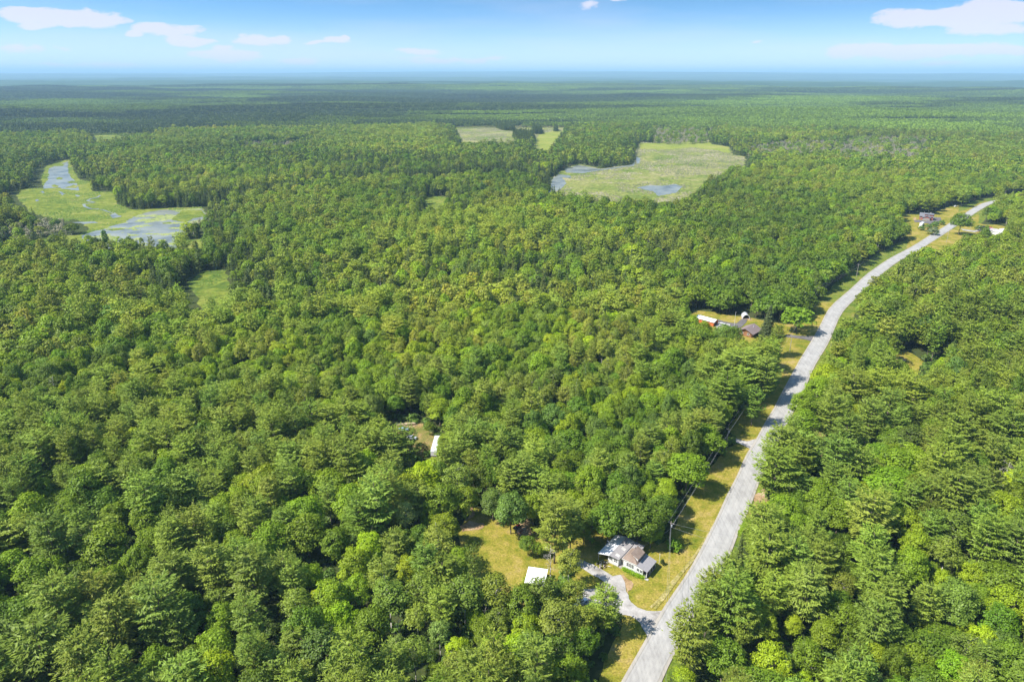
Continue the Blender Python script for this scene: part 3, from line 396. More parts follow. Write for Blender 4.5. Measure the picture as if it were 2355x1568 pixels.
# road with cross profile
V=[];F_=[];side=[]
K=[-1.0,-.84,-.80,-.4,0,.4,.80,.84,1.0]
for k,(x,y,w) in enumerate(ROAD):
    a=ROAD[max(0,k-1)]; b=ROAD[min(len(ROAD)-1,k+1)]; d=Vector((b[0]-a[0],b[1]-a[1])).normalized(); nn=Vector((d.y,-d.x))
    w=4.55+.15*math.sin(k*1.3)
    for q in K: V.append((x+nn.x*q*w,y+nn.y*q*w,.36-.12*abs(q)**2)); side.append(q)
    if k:
        for q in range(len(K)-1): F_.append((9*(k-1)+q,9*(k-1)+q+1,9*k+q+1,9*k+q))
me=mkmesh('road',V,F_,[M_ROAD]); at_=me.attributes.new('side','FLOAT','POINT'); at_.data.foreach_set('value',side); tag(obj('road',me),kind='structure')

# ---------------- trees ----------------
def leafquads(C,Nrm,size,elong,r,axis=None):
    n=len(C); Nrm=Nrm/np.maximum(np.linalg.norm(Nrm,axis=1,keepdims=True),1e-6)
    a=r.normal(size=(n,3)) if axis is None else axis.copy(); a-=(a*Nrm).sum(1,keepdims=True)*Nrm; a/=np.linalg.norm(a,axis=1,keepdims=True)
    b=np.cross(Nrm,a); s=(size*r.uniform(.65,1.25,n))[:,None]
    a=a*s*elong; b=b*s
    V=np.stack([C-a,C-b*.8,C+a,C+b*.8],1)
    return V.reshape(-1,3),np.arange(4*n).reshape(-1,4)
def clump_crown(seed,H,Rd,hb,ncl,nl,size,crs=.30,flat=.8,top=1.0,elong=1.2,profile=None,updir=.35,gap=0):
    """crown of leaf clumps on an uneven ellipsoid"""
    r=np.random.default_rng(seed); hc=(H-hb)/2; cz=hb+hc*.92
    C=[];Nn=[];Lf=[]
    g_=(1+5**.5)/2
    for k in range(ncl):
        t=1-(k+.5)/ncl*1.62; ph=2*math.pi*k/g_+r.uniform(-.35,.35)
        t=max(-.75,t); st=math.sqrt(1-t*t)
        rad=r.uniform(.62,.86)
        lob=1+.16*math.sin(ph*2+seed)+.12*math.sin(ph*3+1.7*seed)
        p=np.array([math.cos(ph)*st*Rd*rad*lob,math.sin(ph)*st*Rd*rad*lob,cz+t*hc*rad*(1.05 if t>0 else .8)])
        if profile: f=profile((p[2]-hb)/(H-hb)); p[:2]*=f
        cr=Rd*crs*r.uniform(.7,1.25)
        m=int(nl*r.uniform(.7,1.3)*(cr/(Rd*crs))**2)
        d=r.normal(size=(m,3)); d[:,2]=np.abs(d[:,2])*1.0-.35; d/=np.linalg.norm(d,axis=1,keepdims=True)
        rr=cr*r.uniform(.55,1.05,m)[:,None]
        c=p+d*rr*np.array([1.15,1.15,flat])
        out=(p-np.array([0,0,cz-hc*.6])); out/=np.linalg.norm(out)
        C.append(c); Nn.append(d*.8+out*.5+np.array([0,0,updir])+r.normal(size=(m,3))*.42)
        Lf.append(np.clip(r.normal(.5+r.normal()*.13,.17,m),0,1))
    C=np.vstack(C);Nn=np.vstack(Nn);Lf=np.concatenate(Lf)
    V,F_=leafquads(C,Nn,size,elong,r); return V,F_,Lf
def pine_crown(seed,H,Rd,hb,nw,nb,nq,size,cone=False,open_=1.0,elong=3.0,droop=.25):
    """whorls of flat feathery branches made of needle tufts that point outward"""
    r=np.random.default_rng(seed); C=[];Nn=[];Lf=[];Ax=[]
    for w in range(nw):
        q=(w+r.uniform(.2,.8))/nw; z=hb+(H-hb)*q
        if cone: L=Rd*(1-q)**.8*1.05+.25
        else: L=Rd*(math.sin(math.pi*min(1,(1-q)*.74+.10))**.7)*r.uniform(.72,1.12)+.25
        off=r.uniform(0,6.28); nb_=max(4,int(round(nb*(.45+.65*L/Rd))))
        for b in range(nb_):
            ph=off+2*math.pi*b/nb_+r.uniform(-.35,.35); Lb=L*r.uniform(.6,1.18)
            if r.random()>open_: continue
            m=max(4,int(nq*(Lb/Rd)*r.uniform(.8,1.2)))
            f=r.uniform(.22,1,m)**.75; lat=r.normal(0,.13+.02*Lb,m)*Lb*(.35+.9*f*(1.15-f)*1.6)
            sl=(r.uniform(.12,.42)+.5*q) if not cone else -droop
            up=z+sl*Lb*f*(.6+.4*f)+r.normal(0,.10,m)-.05*np.abs(lat)
            dx,dy=math.cos(ph),math.sin(ph)
            P=np.stack([dx*Lb*f-dy*lat,dy*Lb*f+dx*lat,up],1); C.append(P)
            sg=np.sign(lat)*r.uniform(.2,.9,m)
            Ax.append(np.stack([dx-dy*sg,dy+dx*sg,np.full(m,sl*.8+.15)+r.normal(0,.2,m)],1))
            Nn.append(np.array([dx*.2,dy*.2,1.0])+r.normal(size=(m,3))*.45)
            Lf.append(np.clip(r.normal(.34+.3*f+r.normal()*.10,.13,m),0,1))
    C=np.vstack(C);Nn=np.vstack(Nn);Lf=np.concatenate(Lf);Ax=np.vstack(Ax)
    V,F_=leafquads(C,Nn,size,elong,r,Ax); return V,F_,Lf
def trunk_mesh(seed,H,r0,limbs,pale=False,sides=6,top=.85,lean=.03,sub=0):
    r=random.Random(seed); mb=MB(); p=Vector((0,0,-.5)); pts=[p]
    n=5
    for k in range(1,n+1): pts.append(Vector((r.uniform(-lean,lean)*H*k/n,r.uniform(-lean,lean)*H*k/n,H*top*k/n)))
    for k in range(n): mb.tube(pts[k],pts[k+1],r0*(1-.16*k),r0*(1-.16*(k+1)),sides)
    for (zf,L,el) in limbs:
        k=min(n-1,int(zf/top*n)); b=pts[k].lerp(pts[k+1],(zf/top*n)-k) if zf<top else pts[-1]
        ph=r.uniform(0,6.28); e=b+Vector((math.cos(ph)*L*math.cos(el),math.sin(ph)*L*math.cos(el),L*math.sin(el)))
        rr=r0*.36
        mid=b.lerp(e,.5)+Vector((0,0,-.06*L)); mb.tube(b,mid,rr,rr*.65,4); mb.tube(mid,e,rr*.65,rr*.25,4)
        for q in range(sub):
            s_=b.lerp(e,r.uniform(.35,.9)); d=Vector((r.uniform(-1,1),r.uniform(-1,1),r.uniform(-.2,.9))).normalized()*L*r.uniform(.25,.5)
            mb.tube(s_,s_+d,rr*.4,rr*.12,3)
    return mb
def limbs_(seed,n,z0,z1,L,el):
    r=random.Random(seed); return [(z0+(z1-z0)*(k+.5)/n,L*r.uniform(.7,1.2),el+r.uniform(-.2,.25)) for k in range(n)]
PR={}   # proto: name -> dict(H,R,crown mesh,trunk mesh, joined mesh)
def proto(key,H,Rd,crown,tmb,leafmat,barkmat):
    V,F_,Lf=crown if crown else (None,None,None)
    tV=np.array(tmb.V); tris=[]
    for f in tmb.F:
        if len(f)==4: tris.append(f)
        else:
            for q in range(1,len(f)-1,2): tris.append((f[0],f[q],f[q+1],f[min(q+2,len(f)-1)]) if q+2<len(f) else (f[0],f[q],f[q+1],f[q+1]))
    tris=[t for t in tris if len(set(t))==4]
    tF=np.array(tris)
    d=dict(H=H,R=Rd)
    d['trunk']=mkmesh(key+'_trunk',tV,tF,[barkmat])
    if crown:
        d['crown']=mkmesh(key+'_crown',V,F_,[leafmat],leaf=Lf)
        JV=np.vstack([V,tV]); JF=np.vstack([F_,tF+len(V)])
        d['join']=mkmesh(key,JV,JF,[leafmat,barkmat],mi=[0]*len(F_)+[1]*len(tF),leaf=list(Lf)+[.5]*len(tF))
    else: d['join']=d['trunk']; d['crown']=None
    PR[key]=d
for q in range(4):     # broadleaf, near / mid / far
    tl=limbs_(q,8,.35,.75,4.2,.6)
    proto('broad_near%d'%q,13,4.6,clump_crown(10+q,13,4.6,2.6,54,115,.20,crs=.26),trunk_mesh(q,13,.22,tl),M_LEAF,M_BARK)
    proto('broad_mid%d'%q,13,4.6,clump_crown(20+q,13,4.6,2.4,34,44,.36),trunk_mesh(q,13,.22,[]),M_LEAF,M_BARK)
for q in range(3):
    proto('broad_far%d'%q,13,4.6,clump_crown(30+q,13,4.6,2,20,17,.70),trunk_mesh(q,11,.22,[],sides=3),M_LEAF,M_BARK)
for q in range(3):
    proto('pine_near%d'%q,19,4.3,pine_crown(40+q,19,4.3,4.5,15,9,44,.15,open_=.9),trunk_mesh(q+9,19,.24,limbs_(q,10,.25,.8,2.6,.2),top=.97),M_NEED,M_BARK)
for q in range(2):
    proto('pine_mid%d'%q,19,4.3,pine_crown(50+q,19,4.3,4.5,12,7,20,.25,open_=.95),trunk_mesh(q+9,19,.24,[],top=.97,sides=4),M_NEED,M_BARK)
    proto('spruce_mid%d'%q,15,2.4,pine_crown(60+q,15,2.4,1.0,15,7,15,.22,True,elong=2.4),trunk_mesh(q+9,15,.16,[],top=.97,sides=4),M_NEED,M_BARK)
    proto('aspen_near%d'%q,16,3.3,clump_crown(70+q,16,3.3,5.5,46,62,.17,crs=.28,updir=.1),trunk_mesh(q+3,16,.15,limbs_(q,9,.4,.85,2.4,.8),top=.9),M_LEAF,M_BARKP)
    proto('aspen_mid%d'%q,16,3.3,clump_crown(80+q,16,3.3,5.5,26,22,.38,crs=.30,updir=.1),trunk_mesh(q+3,16,.15,[],top=.9,sides=4),M_LEAF,M_BARKP)
    proto('dead_near%d'%q,11,2.2,None,trunk_mesh(q+30,11,.16,limbs_(q+5,14,.3,.95,2.2,.7),top=.98,sub=5),M_LEAF,M_DEAD)
    proto('dead_mid%d'%q,10,1.6,None,trunk_mesh(q+40,10,.16,limbs_(q+5,8,.35,.95,1.2,.5),top=.98,sub=1,sides=4),M_LEAF,M_DEAD)
proto('pine_far0',19,4.3,pine_crown(90,19,4.3,5,8,5,9,.52,elong=2),trunk_mesh(9,17,.24,[],sides=3),M_NEED,M_BARK)
proto('spruce_near0',18,3.0,pine_crown(64,18,3.0,.6,34,12,40,.15,True,elong=2.4),trunk_mesh(9,18,.18,[],top=.97),M_NEED,M_BARK)
proto('spruce_far0',15,2.4,pine_crown(66,15,2.4,1,9,5,6,.45,True,elong=2),trunk_mesh(9,13,.16,[],sides=3),M_NEED,M_BARK)
# bare-crowned grey tree
proto('bare_near0',12,2.6,clump_crown(77,12,2.6,5,30,34,.12,crs=.3,elong=2.4),trunk_mesh(51,12,.17,limbs_(8,16,.4,.9,2.2,.8),top=.92,sub=6),M_DEADF,M_DEAD)
proto('bare_mid0',11,2.4,clump_crown(78,11,2.4,3,16,9,.32,crs=.34,elong=2.6),trunk_mesh(40,10,.16,limbs_(9,6,.35,.9,1.4,.7),top=.92,sides=4),M_DEADF,M_DEAD)
proto('bush0',2.4,1.7,clump_crown(5,2.4,1.7,.1,22,26,.22,crs=.38),trunk_mesh(2,1.6,.06,[]),M_LEAF,M_BARK)
proto('bush1',2.0,1.5,clump_crown(6,2.0,1.5,.1,12,14,.34,crs=.42),trunk_mesh(2,1.2,.06,[],sides=3),M_LEAF,M_BARK)

TINT={'M':(.165,.262,.009),'L':(.27,.39,.006),'G':(.105,.19,.010),'B':(.115,.20,.028),'P':(.165,.24,.028),'A':(.18,.24,.028),'S':(.075,.12,.03),'D':(.4,.38,.33),'W':(.2,.27,.06)}
FAM={'M':'broad','L':'broad','G':'broad','B':'broad','P':'pine','A':'aspen','W':'aspen','S':'spruce','D':'dead'}
RO=np.array([(a,b) for a,b,c in ROAD])
def road_clear(x,y):
    d=np.full(x.shape,1e9)
    for i in range(len(RO)-1):
        a=RO[i];b=RO[i+1]; ab=b-a; t=np.clip(((x-a[0])*ab[0]+(y-a[1])*ab[1])/(ab@ab),0,1)
        px_=x-(a[0]+ab[0]*t); py_=y-(a[1]+ab[1]*t); dd=np.hypot(px_,py_)
        sideR=(ab[1]*px_-ab[0]*py_)>0     # right-hand side
        lim=np.where(sideR,np.interp(y,[180,300,480,560],[8.0,10.0,15.0,21.0]),np.interp(y,[250,330,520],[11.0,14.0,17.0]))
        d=np.minimum(d,dd/lim)
    return d<1
OPEN=LAWN+WORN+MARSH+BOG+WATER
SNAGLAND=SNAGS[:2]
OPEN_EXTRA=[]
def scatter(sp,r0,r1,jit=.42,half=R(47),seed=1):
    r=np.random.default_rng(seed); nx=int(2*r1/sp)+2
    X,Y=np.meshgrid(np.arange(-nx//2,nx//2+1)*sp,np.arange(0,int((r1+62)/(sp*.866))+2)*sp*.866-60)
    X=X+((np.round((Y+60)/(sp*.866)).astype(int)%2)*sp/2); X=X.ravel()+r.uniform(-jit,jit,X.size)*sp; Y=Y.ravel()+r.uniform(-jit,jit,Y.size)*sp
    rr=np.hypot(X,Y); k=(rr>=r0)&(rr<r1)&((np.abs(np.arctan2(X,Y+70))<half)); return X[k],Y[k]
px1=scatter(7.0,40,420,seed=1); px2=scatter(7.9,420,1100,seed=2); px3=scatter(9.0,1100,2100,seed=3)
TX=np.concatenate([px1[0],px2[0],px3[0]]); TY=np.concatenate([px1[1],px2[1],px3[1]])
# keep only what the frame and a strip round it can see
keep=~road_clear(TX,TY)
for ox,oy in ((0,0),(2.2,0),(-2.2,0),(0,-2.2),(0,2.2)): keep&=~inany(TX+ox,TY+oy,OPEN)
# a stream valley: open alder strip with a dark spruce belt behind it
def linedist(x,y,pts):
    d=np.full(x.shape,1e9)
    for a,b in zip(pts,pts[1:]):
        a=np.array(a);b=np.array(b);ab=b-a;t=np.clip(((x-a[0])*ab[0]+(y-a[1])*ab[1])/(ab@ab),0,1); d=np.minimum(d,np.hypot(x-a[0]-ab[0]*t,y-a[1]-ab[1]*t))
    return d
def valley(x,y):
    o=np.zeros(x.shape,bool)
    for L_ in BELT: o|=(linedist(x,y+22,L_)<20)
    return o
far_=np.hypot(TX,TY)>420
vk=far_&valley(TX,TY); keep&=~(vk&(np.random.default_rng(3).random(TX.size)<.93))
HX=np.array([t[1] for t in TREES]);HY=np.array([t[2] for t in TREES]);HR=np.array([t[4] for t in TREES])
near=np.hypot(TX,TY)<420
for oy in (4.,8.,12.): keep&=~(near&inany(TX,TY+oy,LAWN[3:4]))
for oy in (4.,7.5): keep&=~(near&inany(TX,TY+oy,LAWN[:3]))
for oy in (4.,8.): keep&=~(near&inany(TX,TY+oy,WORN[1:]))
for oy in (11.,15.): keep&=~(near&inany(TX,TY+oy,LAWN[6:7]+WORN[1:2]))
for oy in (8.,16.,24.): keep&=~(~near&inany(TX,TY+oy,MARSH+BOG+WATER))
for k in np.where(near&keep)[0]:
    if np.any(np.hypot(HX-TX[k],HY-TY[k])<np.minimum(HR,6)*.8+2.6): keep[k]=False
TX=TX[keep];TY=TY[keep]
gx,gy=scatter(5.0,900,2100,seed=8); gk=inany(gx,gy,GROVE); GXs,GYs=gx[gk],gy[gk]
sx,sy=scatter(6.5,500,2100,seed=9); sk=inany(sx,sy,SNAGS)&inany(sx,sy,BOG)&(rng.random(sx.size)<.55); SXs,SYs=sx[sk],sy[sk]
TX=np.concatenate([TX,GXs,SXs]);TY=np.concatenate([TY,GYs,SYs])
nT=len(TX); D_=np.hypot(TX,TY); u1=rng.random(nT)
insn=inany(TX,TY,SNAGS); ingr=inany(TX,TY,GROVE)
wd=np.full(nT,1e9)
wp=np.array(sum([dens(p,20) for p in MARSH+BOG+WATER],[]))
for j in range(0,len(wp),150):
    f=wp[j:j+150]
    for i0 in range(0,nT,30000): wd[i0:i0+30000]=np.minimum(wd[i0:i0+30000],np.min(np.hypot(TX[i0:i0+30000,None]-f[:,0],TY[i0:i0+30000,None]-f[:,1]),axis=1))
roadx=np.interp(TY,RO[:,1],RO[:,0]); dR=TX-roadx
conif=np.clip((fbm(TX/160,TY/160,21,3)-.5)*3.0+np.where(TY>380,.02,.12),0,.7)
conif=np.maximum(conif,.75*np.exp(-(wd/55)**2))
conif=np.where((dR>0)&(TY<420),.42,conif); conif=np.where((dR<0)&(dR>-45)&(TY<420)&(TY>215),.6,conif)
conif=np.where((TX<-20)&(TY<260),np.maximum(conif,.22),conif)
spr=np.clip((fbm(TX/260,TY/260,31,2)-.42)*4,0,1); spr=np.maximum(spr,1.1*np.exp(-(wd/70)**2)); spr=np.where(TY<420,.04,spr)
light=fbm(TX/70,TY/70,41,3)
bd=np.full(nT,1e9)
for L_ in BELT: bd=np.minimum(bd,linedist(TX,TY-20,L_))
conif=np.where(bd<26,.9,conif); spr=np.where(bd<26,1,spr)
pat=fbm(TX/48,TY/48,91,2)
kd=np.empty(nT,'U1')
u2=rng.random(nT);u3=rng.random(nT)
for i in range(nT):
    if insn[i] and u1[i]<.8: k='D'
    elif ingr[i]: k='S'
    elif u1[i]<conif[i]: k='S' if u2[i]<spr[i] else 'P'
    elif TY[i]<300:
        k='L' if u2[i]<.10+.25*max(0,light[i]-.5) else 'A' if pat[i]+.3*(u2[i]-.5)<.37 else 'G' if pat[i]+.3*(u2[i]-.5)>.56 else 'B' if u2[i]<.2 else 'M'
        if u3[i]<.012: k='D'
    else: k='L' if u2[i]<.02 else 'A' if pat[i]+.4*(u2[i]-.5)<.38 else 'G' if pat[i]+.4*(u2[i]-.5)>.57 else 'B' if u2[i]<.16 else 'M'
    kd[i]=k
Hh=np.empty(nT);Rr=np.empty(nT)
sH=rng.normal(1,.17,nT).clip(.6,1.45); sR=rng.normal(1,.2,nT).clip(.55,1.5)
base={'M':(15,4.6),'L':(13.5,4.2),'G':(15.5,4.8),'B':(15,4.4),'P':(19,4.3),'A':(16.5,3.6),'S':(15,2.6),'D':(11,2),'W':(14,3)}
for i in range(nT):
    h,r_=base[kd[i]]; Hh[i]=h*sH[i]; Rr[i]=r_*sR[i]
Hh=np.where(D_<420,Hh*.97,Hh*1.02); Rr=np.where(D_>1100,Rr*1.25,np.where(D_>420,Rr*1.18,Rr))
Hh=np.where(insn&(D_>420),Hh*.72,Hh)
# pull hand-placed trees in
TX=np.concatenate([HX,TX]);TY=np.concatenate([HY,TY]);kd=np.concatenate([[t[0] for t in TREES],kd])
Hh=np.concatenate([[t[3] for t in TREES],Hh]);Rr=np.concatenate([HR,Rr]);nT=len(TX);D_=np.hypot(TX,TY)
TZ=hgt(TX,TY)-.1
tn=fbm(TX/240,TY/240,51,3)
def tint_of(k,i):
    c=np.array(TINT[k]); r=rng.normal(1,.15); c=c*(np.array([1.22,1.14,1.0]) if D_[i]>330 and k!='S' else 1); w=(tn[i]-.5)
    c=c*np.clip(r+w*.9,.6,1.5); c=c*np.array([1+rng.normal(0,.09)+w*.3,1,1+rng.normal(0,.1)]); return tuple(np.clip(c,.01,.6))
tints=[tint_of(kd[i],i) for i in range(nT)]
rotz=rng.uniform(0,6.283,nT); var=rng.integers(0,12,nT)
VAR={'bare':{'near':1,'mid':1},'broad':{'near':4,'mid':4,'far':3},'pine':{'near':3,'mid':2,'far':1},'aspen':{'near':2,'mid':2},'spruce':{'near':1,'mid':2,'far':1},'dead':{'near':2,'mid':2}}
def pkey(k,lod,v):
    f=FAM[k]
    if lod=='far' and f in('aspen',): f='broad'
    if f=='dead' and lod!='near' and v%3: return 'bare_mid0'
    if lod=='far' and f=='dead': lod='mid'
    return '%s_%s%d'%(f,lod,v%VAR[f][lod])
# camera-space size for choosing the individual trees
ca,sa=math.cos(R(21.4)),math.sin(R(21.4))
ZC=TY*ca+(CAMH-TZ-Hh*.6)*sa; YC=TY*sa-(CAMH-TZ-Hh*.6)*ca
U=TX/ZC*1667+1250; Vv=832.5-YC/ZC*1667
inf=(ZC>0)&(U>-25)&(U<2525)&(Vv<1690)&(Vv>0)
size=np.where(inf,Hh*.5+Rr,0)/np.maximum(ZC,1)
hand=np.zeros(nT,bool); hand[:len(TREES)]=True
score=size+np.where(hand&inf,.0015,0)
order=np.argsort(-score)[:300]
isind=np.zeros(nT,bool); isind[order]=True

# descriptions: area of the forest, then order within look-alikes
def area(i):
    x,y,u,v=TX[i],TY[i],U[i],Vv[i]
    rx=np.interp(y,RO[:,1],RO[:,0])
    if x>rx:
        r_='bottom' if v>1540 else 'lower' if v>1360 else 'middle' if v>1180 else 'upper'
        if x-rx<17: return 'at the road edge, %s right wood'%r_
        return ('at the photo edge, %s right wood' if u>2330 else 'deep in the %s right wood' if u>1980 else 'just inside the %s right wood')%r_
    if v>1330 and u>1290: return 'between shed and road junction' if v<1540 else 'below the gravel lot'
    if v<=1330 and u>1330: return 'in the dark wood behind the house' if u>1400 else 'between mown clearing and house'
    c='photo edge' if u<190 else 'far left' if u<430 else 'left' if u<680 else 'left centre' if u<900 else 'beside mown clearing' if u>1070 else 'centre'
    r_='bottom row' if v>1560 else 'second row' if v>1440 else 'third row' if v>1320 else 'fourth row' if v>1210 else 'back rows'
    return '%s, %s of left forest'%(c,r_)
KN={'M':('maple_tree','mid-green round maple'),'L':('maple_tree','bright lime-green maple'),'G':('oak_tree','dark green oak'),'B':('ash_tree','blue-green broadleaf tree'),'P':('pine_tree','pale-tipped pine'),'A':('aspen_tree','grey-green aspen'),'W':('birch_tree','thin white-trunked birch'),'S':('spruce_tree','dark pointed spruce'),'D':('dead_tree','leafless grey dead tree')}
ORD=['','first','second','third','fourth','fifth','sixth','seventh','eighth','ninth','tenth','eleventh','twelfth','thirteenth','fourteenth','fifteenth','sixteenth','seventeenth','eighteenth','nineteenth','twentieth']+['number %d'%q for q in range(21,60)]
grp={}
for i in order: grp.setdefault((area(i),kd[i]),[]).append(i)
labels={}
for (ar,k),L_ in grp.items():
    L_.sort(key=lambda i:U[i]); n=len(L_)
    for q,i in enumerate(L_):
        nm=KN[k][1]
        if n==1: pre='the only '+nm
        elif n==2: pre=('left' if q==0 else 'right')+' '+nm+' of two'
        else: pre=('leftmost' if q==0 else 'rightmost' if q==n-1 else (ORD[q+1]+' from left'))+' '+nm
        labels[i]=pre+' '+ar
SPEC={}
for i in order:
    k=kd[i]; key=pkey(k,'near',var[i]);
    if i<len(TREES) and k=='D' and Rr[i]>1.6*1 and TX[i]<20 and TX[i]>5 and TY[i]<190 and TY[i]>165: key='bare_near0'
    p=PR[key]; t=empty(KN[k][0],(TX[i],TY[i],TZ[i]),rotz[i]); t.scale=(Rr[i]/p['R'],Rr[i]/p['R'],Hh[i]/p['H'])
    tag(t,labels[i],'tree','trees standing one by one in the near forest')
    if p['crown']:
        c=obj('crown',p['crown'],t); c['tint']=tints[i]
    obj('trunk',p['trunk'],t)
print('individual trees',len(order),'all',nT)

# everything farther: one mass per kind of growth, instanced on points
def gn_mass(name,pts,rot,scl,tint,kidx,keys,label,cat):
    me=bpy.data.meshes.new(name); me.vertices.add(len(pts)); me.vertices.foreach_set('co',np.asarray(pts,np.float32).ravel())
    for nm,ty,arr,f in (('rot','FLOAT_VECTOR',rot,'vector'),('scl','FLOAT_VECTOR',scl,'vector'),('tint','FLOAT_COLOR',tint,'color'),('kidx','INT',kidx,'value')):
        a=me.attributes.new(nm,ty,'POINT'); a.data.foreach_set(f,np.asarray(arr,np.int32 if ty=='INT' else np.float32).ravel())
    o=obj(name,me); tag(o,label,cat,None,'stuff')
    ng=bpy.data.node_groups.new(name,'GeometryNodeTree')
    ng.interface.new_socket('Geometry',in_out='INPUT',socket_type='NodeSocketGeometry'); ng.interface.new_socket('Geometry',in_out='OUTPUT',socket_type='NodeSocketGeometry')
    gi=ng.nodes.new('NodeGroupInput'); go=ng.nodes.new('NodeGroupOutput'); jn=ng.nodes.new('GeometryNodeJoinGeometry')
    def na(nm,ty):
        n=ng.nodes.new('GeometryNodeInputNamedAttribute'); n.data_type=ty; n.inputs[0].default_value=nm; return [s for s in n.outputs if s.enabled and s.name=='Attribute'][0]
    ro=na('rot','FLOAT_VECTOR'); so=na('scl','FLOAT_VECTOR'); ko=na('kidx','INT')
    e2r=ng.nodes.new('FunctionNodeEulerToRotation'); ng.links.new(ro,e2r.inputs[0])
    for q,(key,mesh) in enumerate(keys):
        if not (np.asarray(kidx)==q).any(): continue
        po=bpy.data.objects.new(name+'_source_'+key,mesh)      # never linked to the scene
        oi=ng.nodes.new('GeometryNodeObjectInfo'); oi.inputs['Object'].default_value=po; oi.inputs['As Instance'].default_value=False
        cp=ng.nodes.new('FunctionNodeCompare'); cp.data_type='INT'; cp.operation='EQUAL'
        ins=[s for s in cp.inputs if s.enabled]; ng.links.new(ko,ins[0]); ins[1].default_value=q
        ip=ng.nodes.new('GeometryNodeInstanceOnPoints'); ng.links.new(gi.outputs[0],ip.inputs['Points']); ng.links.new(cp.outputs[0],ip.inputs['Selection'])
        ng.links.new(oi.outputs['Geometry'],ip.inputs['Instance']); ng.links.new(e2r.outputs[0],ip.inputs['Rotation']); ng.links.new(so,ip.inputs['Scale'])
        ng.links.new(ip.outputs[0],jn.inputs[0])
    ng.links.new(jn.outputs[0],go.inputs[0])
    md=o.modifiers.new('growth','NODES'); md.node_group=ng; return o
rest=np.where(~isind)[0]
keys=[(k,PR[k]['join']) for k in PR if not k.startswith(('bush','bare_n'))]; kid={k:n for n,(k,_) in enumerate(keys)}
P3=[];R3=[];S3=[];C3=[];K3=[]
for i in rest:
    lod='near' if D_[i]<400 else 'mid' if D_[i]<1200 else 'far'
    key=pkey(kd[i],lod,var[i]); p=PR[key]
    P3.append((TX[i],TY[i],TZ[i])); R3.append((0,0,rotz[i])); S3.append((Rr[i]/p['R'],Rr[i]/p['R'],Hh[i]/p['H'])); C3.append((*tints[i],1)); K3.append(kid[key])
# distant canopy: square pieces of wood, each with its own trees
tiles=[]
for q in range(6):
    r=np.random.default_rng(200+q); VV=[];FF=[];LL=[];b=0
    S=90; g_=np.arange(-S/2+4.5,S/2,9.0)
    for x in g_:
        for y in g_:
            con=r.random()<(.2 if q<3 else .5 if q<5 else .9); pr=clump_crown(int(r.integers(1e6)),15*r.uniform(.8,1.15) if not con else 17,5.2*r.uniform(.8,1.2) if not con else 3.2,3,10,7,1.25)
            v=pr[0]+np.array([x+r.uniform(-3,3),y+r.uniform(-3,3),0]); VV.append(v); FF.append(pr[1]+b); b+=len(v); LL.append(np.clip(pr[2]+r.normal(0,.12)-(.3 if con else 0),0,1))
    tiles.append(('tile%d'%q,mkmesh('tile%d'%q,np.vstack(VV),np.vstack(FF),[M_LEAF],leaf=np.concatenate(LL))))
t0=len(keys); keys+=tiles
S=86.; gx=np.arange(-6200,6201,S); X,Y=np.meshgrid(gx,np.arange(0,7801,S)); X=X.ravel();Y=Y.ravel(); rr=np.hypot(X,Y)
k=(rr>2110)&(rr<7500)&(np.abs(np.arctan2(X,Y+70))<R(44)); X=X[k];Y=Y[k]; Zt=hgt(X,Y)-1.5
cn=fbm(X/900,Y/420,61,3); ln=fbm(X/1300,Y/500,71,3)
for i in range(len(X)):
    e_=min(.07,(rr[k][i]-2000)/40000)
    if cn[i]+e_>.60: q=5
    elif cn[i]+e_>.53: q=3+int(rng.integers(2))
    else: q=int(rng.integers(3))
    b=1.0+1.6*(ln[i]-.45)+rng.normal(0,.04); c=np.array((.15,.235,.022) if q<3 else (.115,.18,.028) if q<5 else (.075,.12,.035))*b
    P3.append((X[i],Y[i],Zt[i])); R3.append((0,0,math.pi/2*int(rng.integers(4)))); S3.append((1,1,1)); C3.append((*c,1)); K3.append(t0+q)
gn_mass('forest',P3,R3,S3,C3,K3,keys,'unbroken mixed forest canopy stretching away to the horizon','forest')
print('mass points',len(P3))
# undergrowth under the near trees and along the clearing edges
bx,by=scatter(3.9,60,430,jit=.5,seed=15)
kb=~road_clear(bx,by)&~inany(bx,by,OPEN); bx,by=bx[kb],by[kb]
bz=hgt(bx,by); nb=len(bx); kk=rng.integers(0,2,nb); kk=np.where(np.hypot(bx,by)<220,kk,1)
s_=rng.uniform(.5,1.35,nb)
bc=[tuple(np.array((.075,.15,.022))*rng.uniform(.6,1.4))+(1,) for _ in range(nb)]
gn_mass('undergrowth',np.stack([bx,by,bz],1),np.stack([bx*0,bx*0,rng.uniform(0,6.28,nb)],1),np.stack([s_,s_,s_*rng.uniform(.7,1.3,nb)],1),bc,kk,[('bush0',PR['bush0']['join']),('bush1',PR['bush1']['join'])],'low leafy undergrowth beneath and between the forest trees','undergrowth')

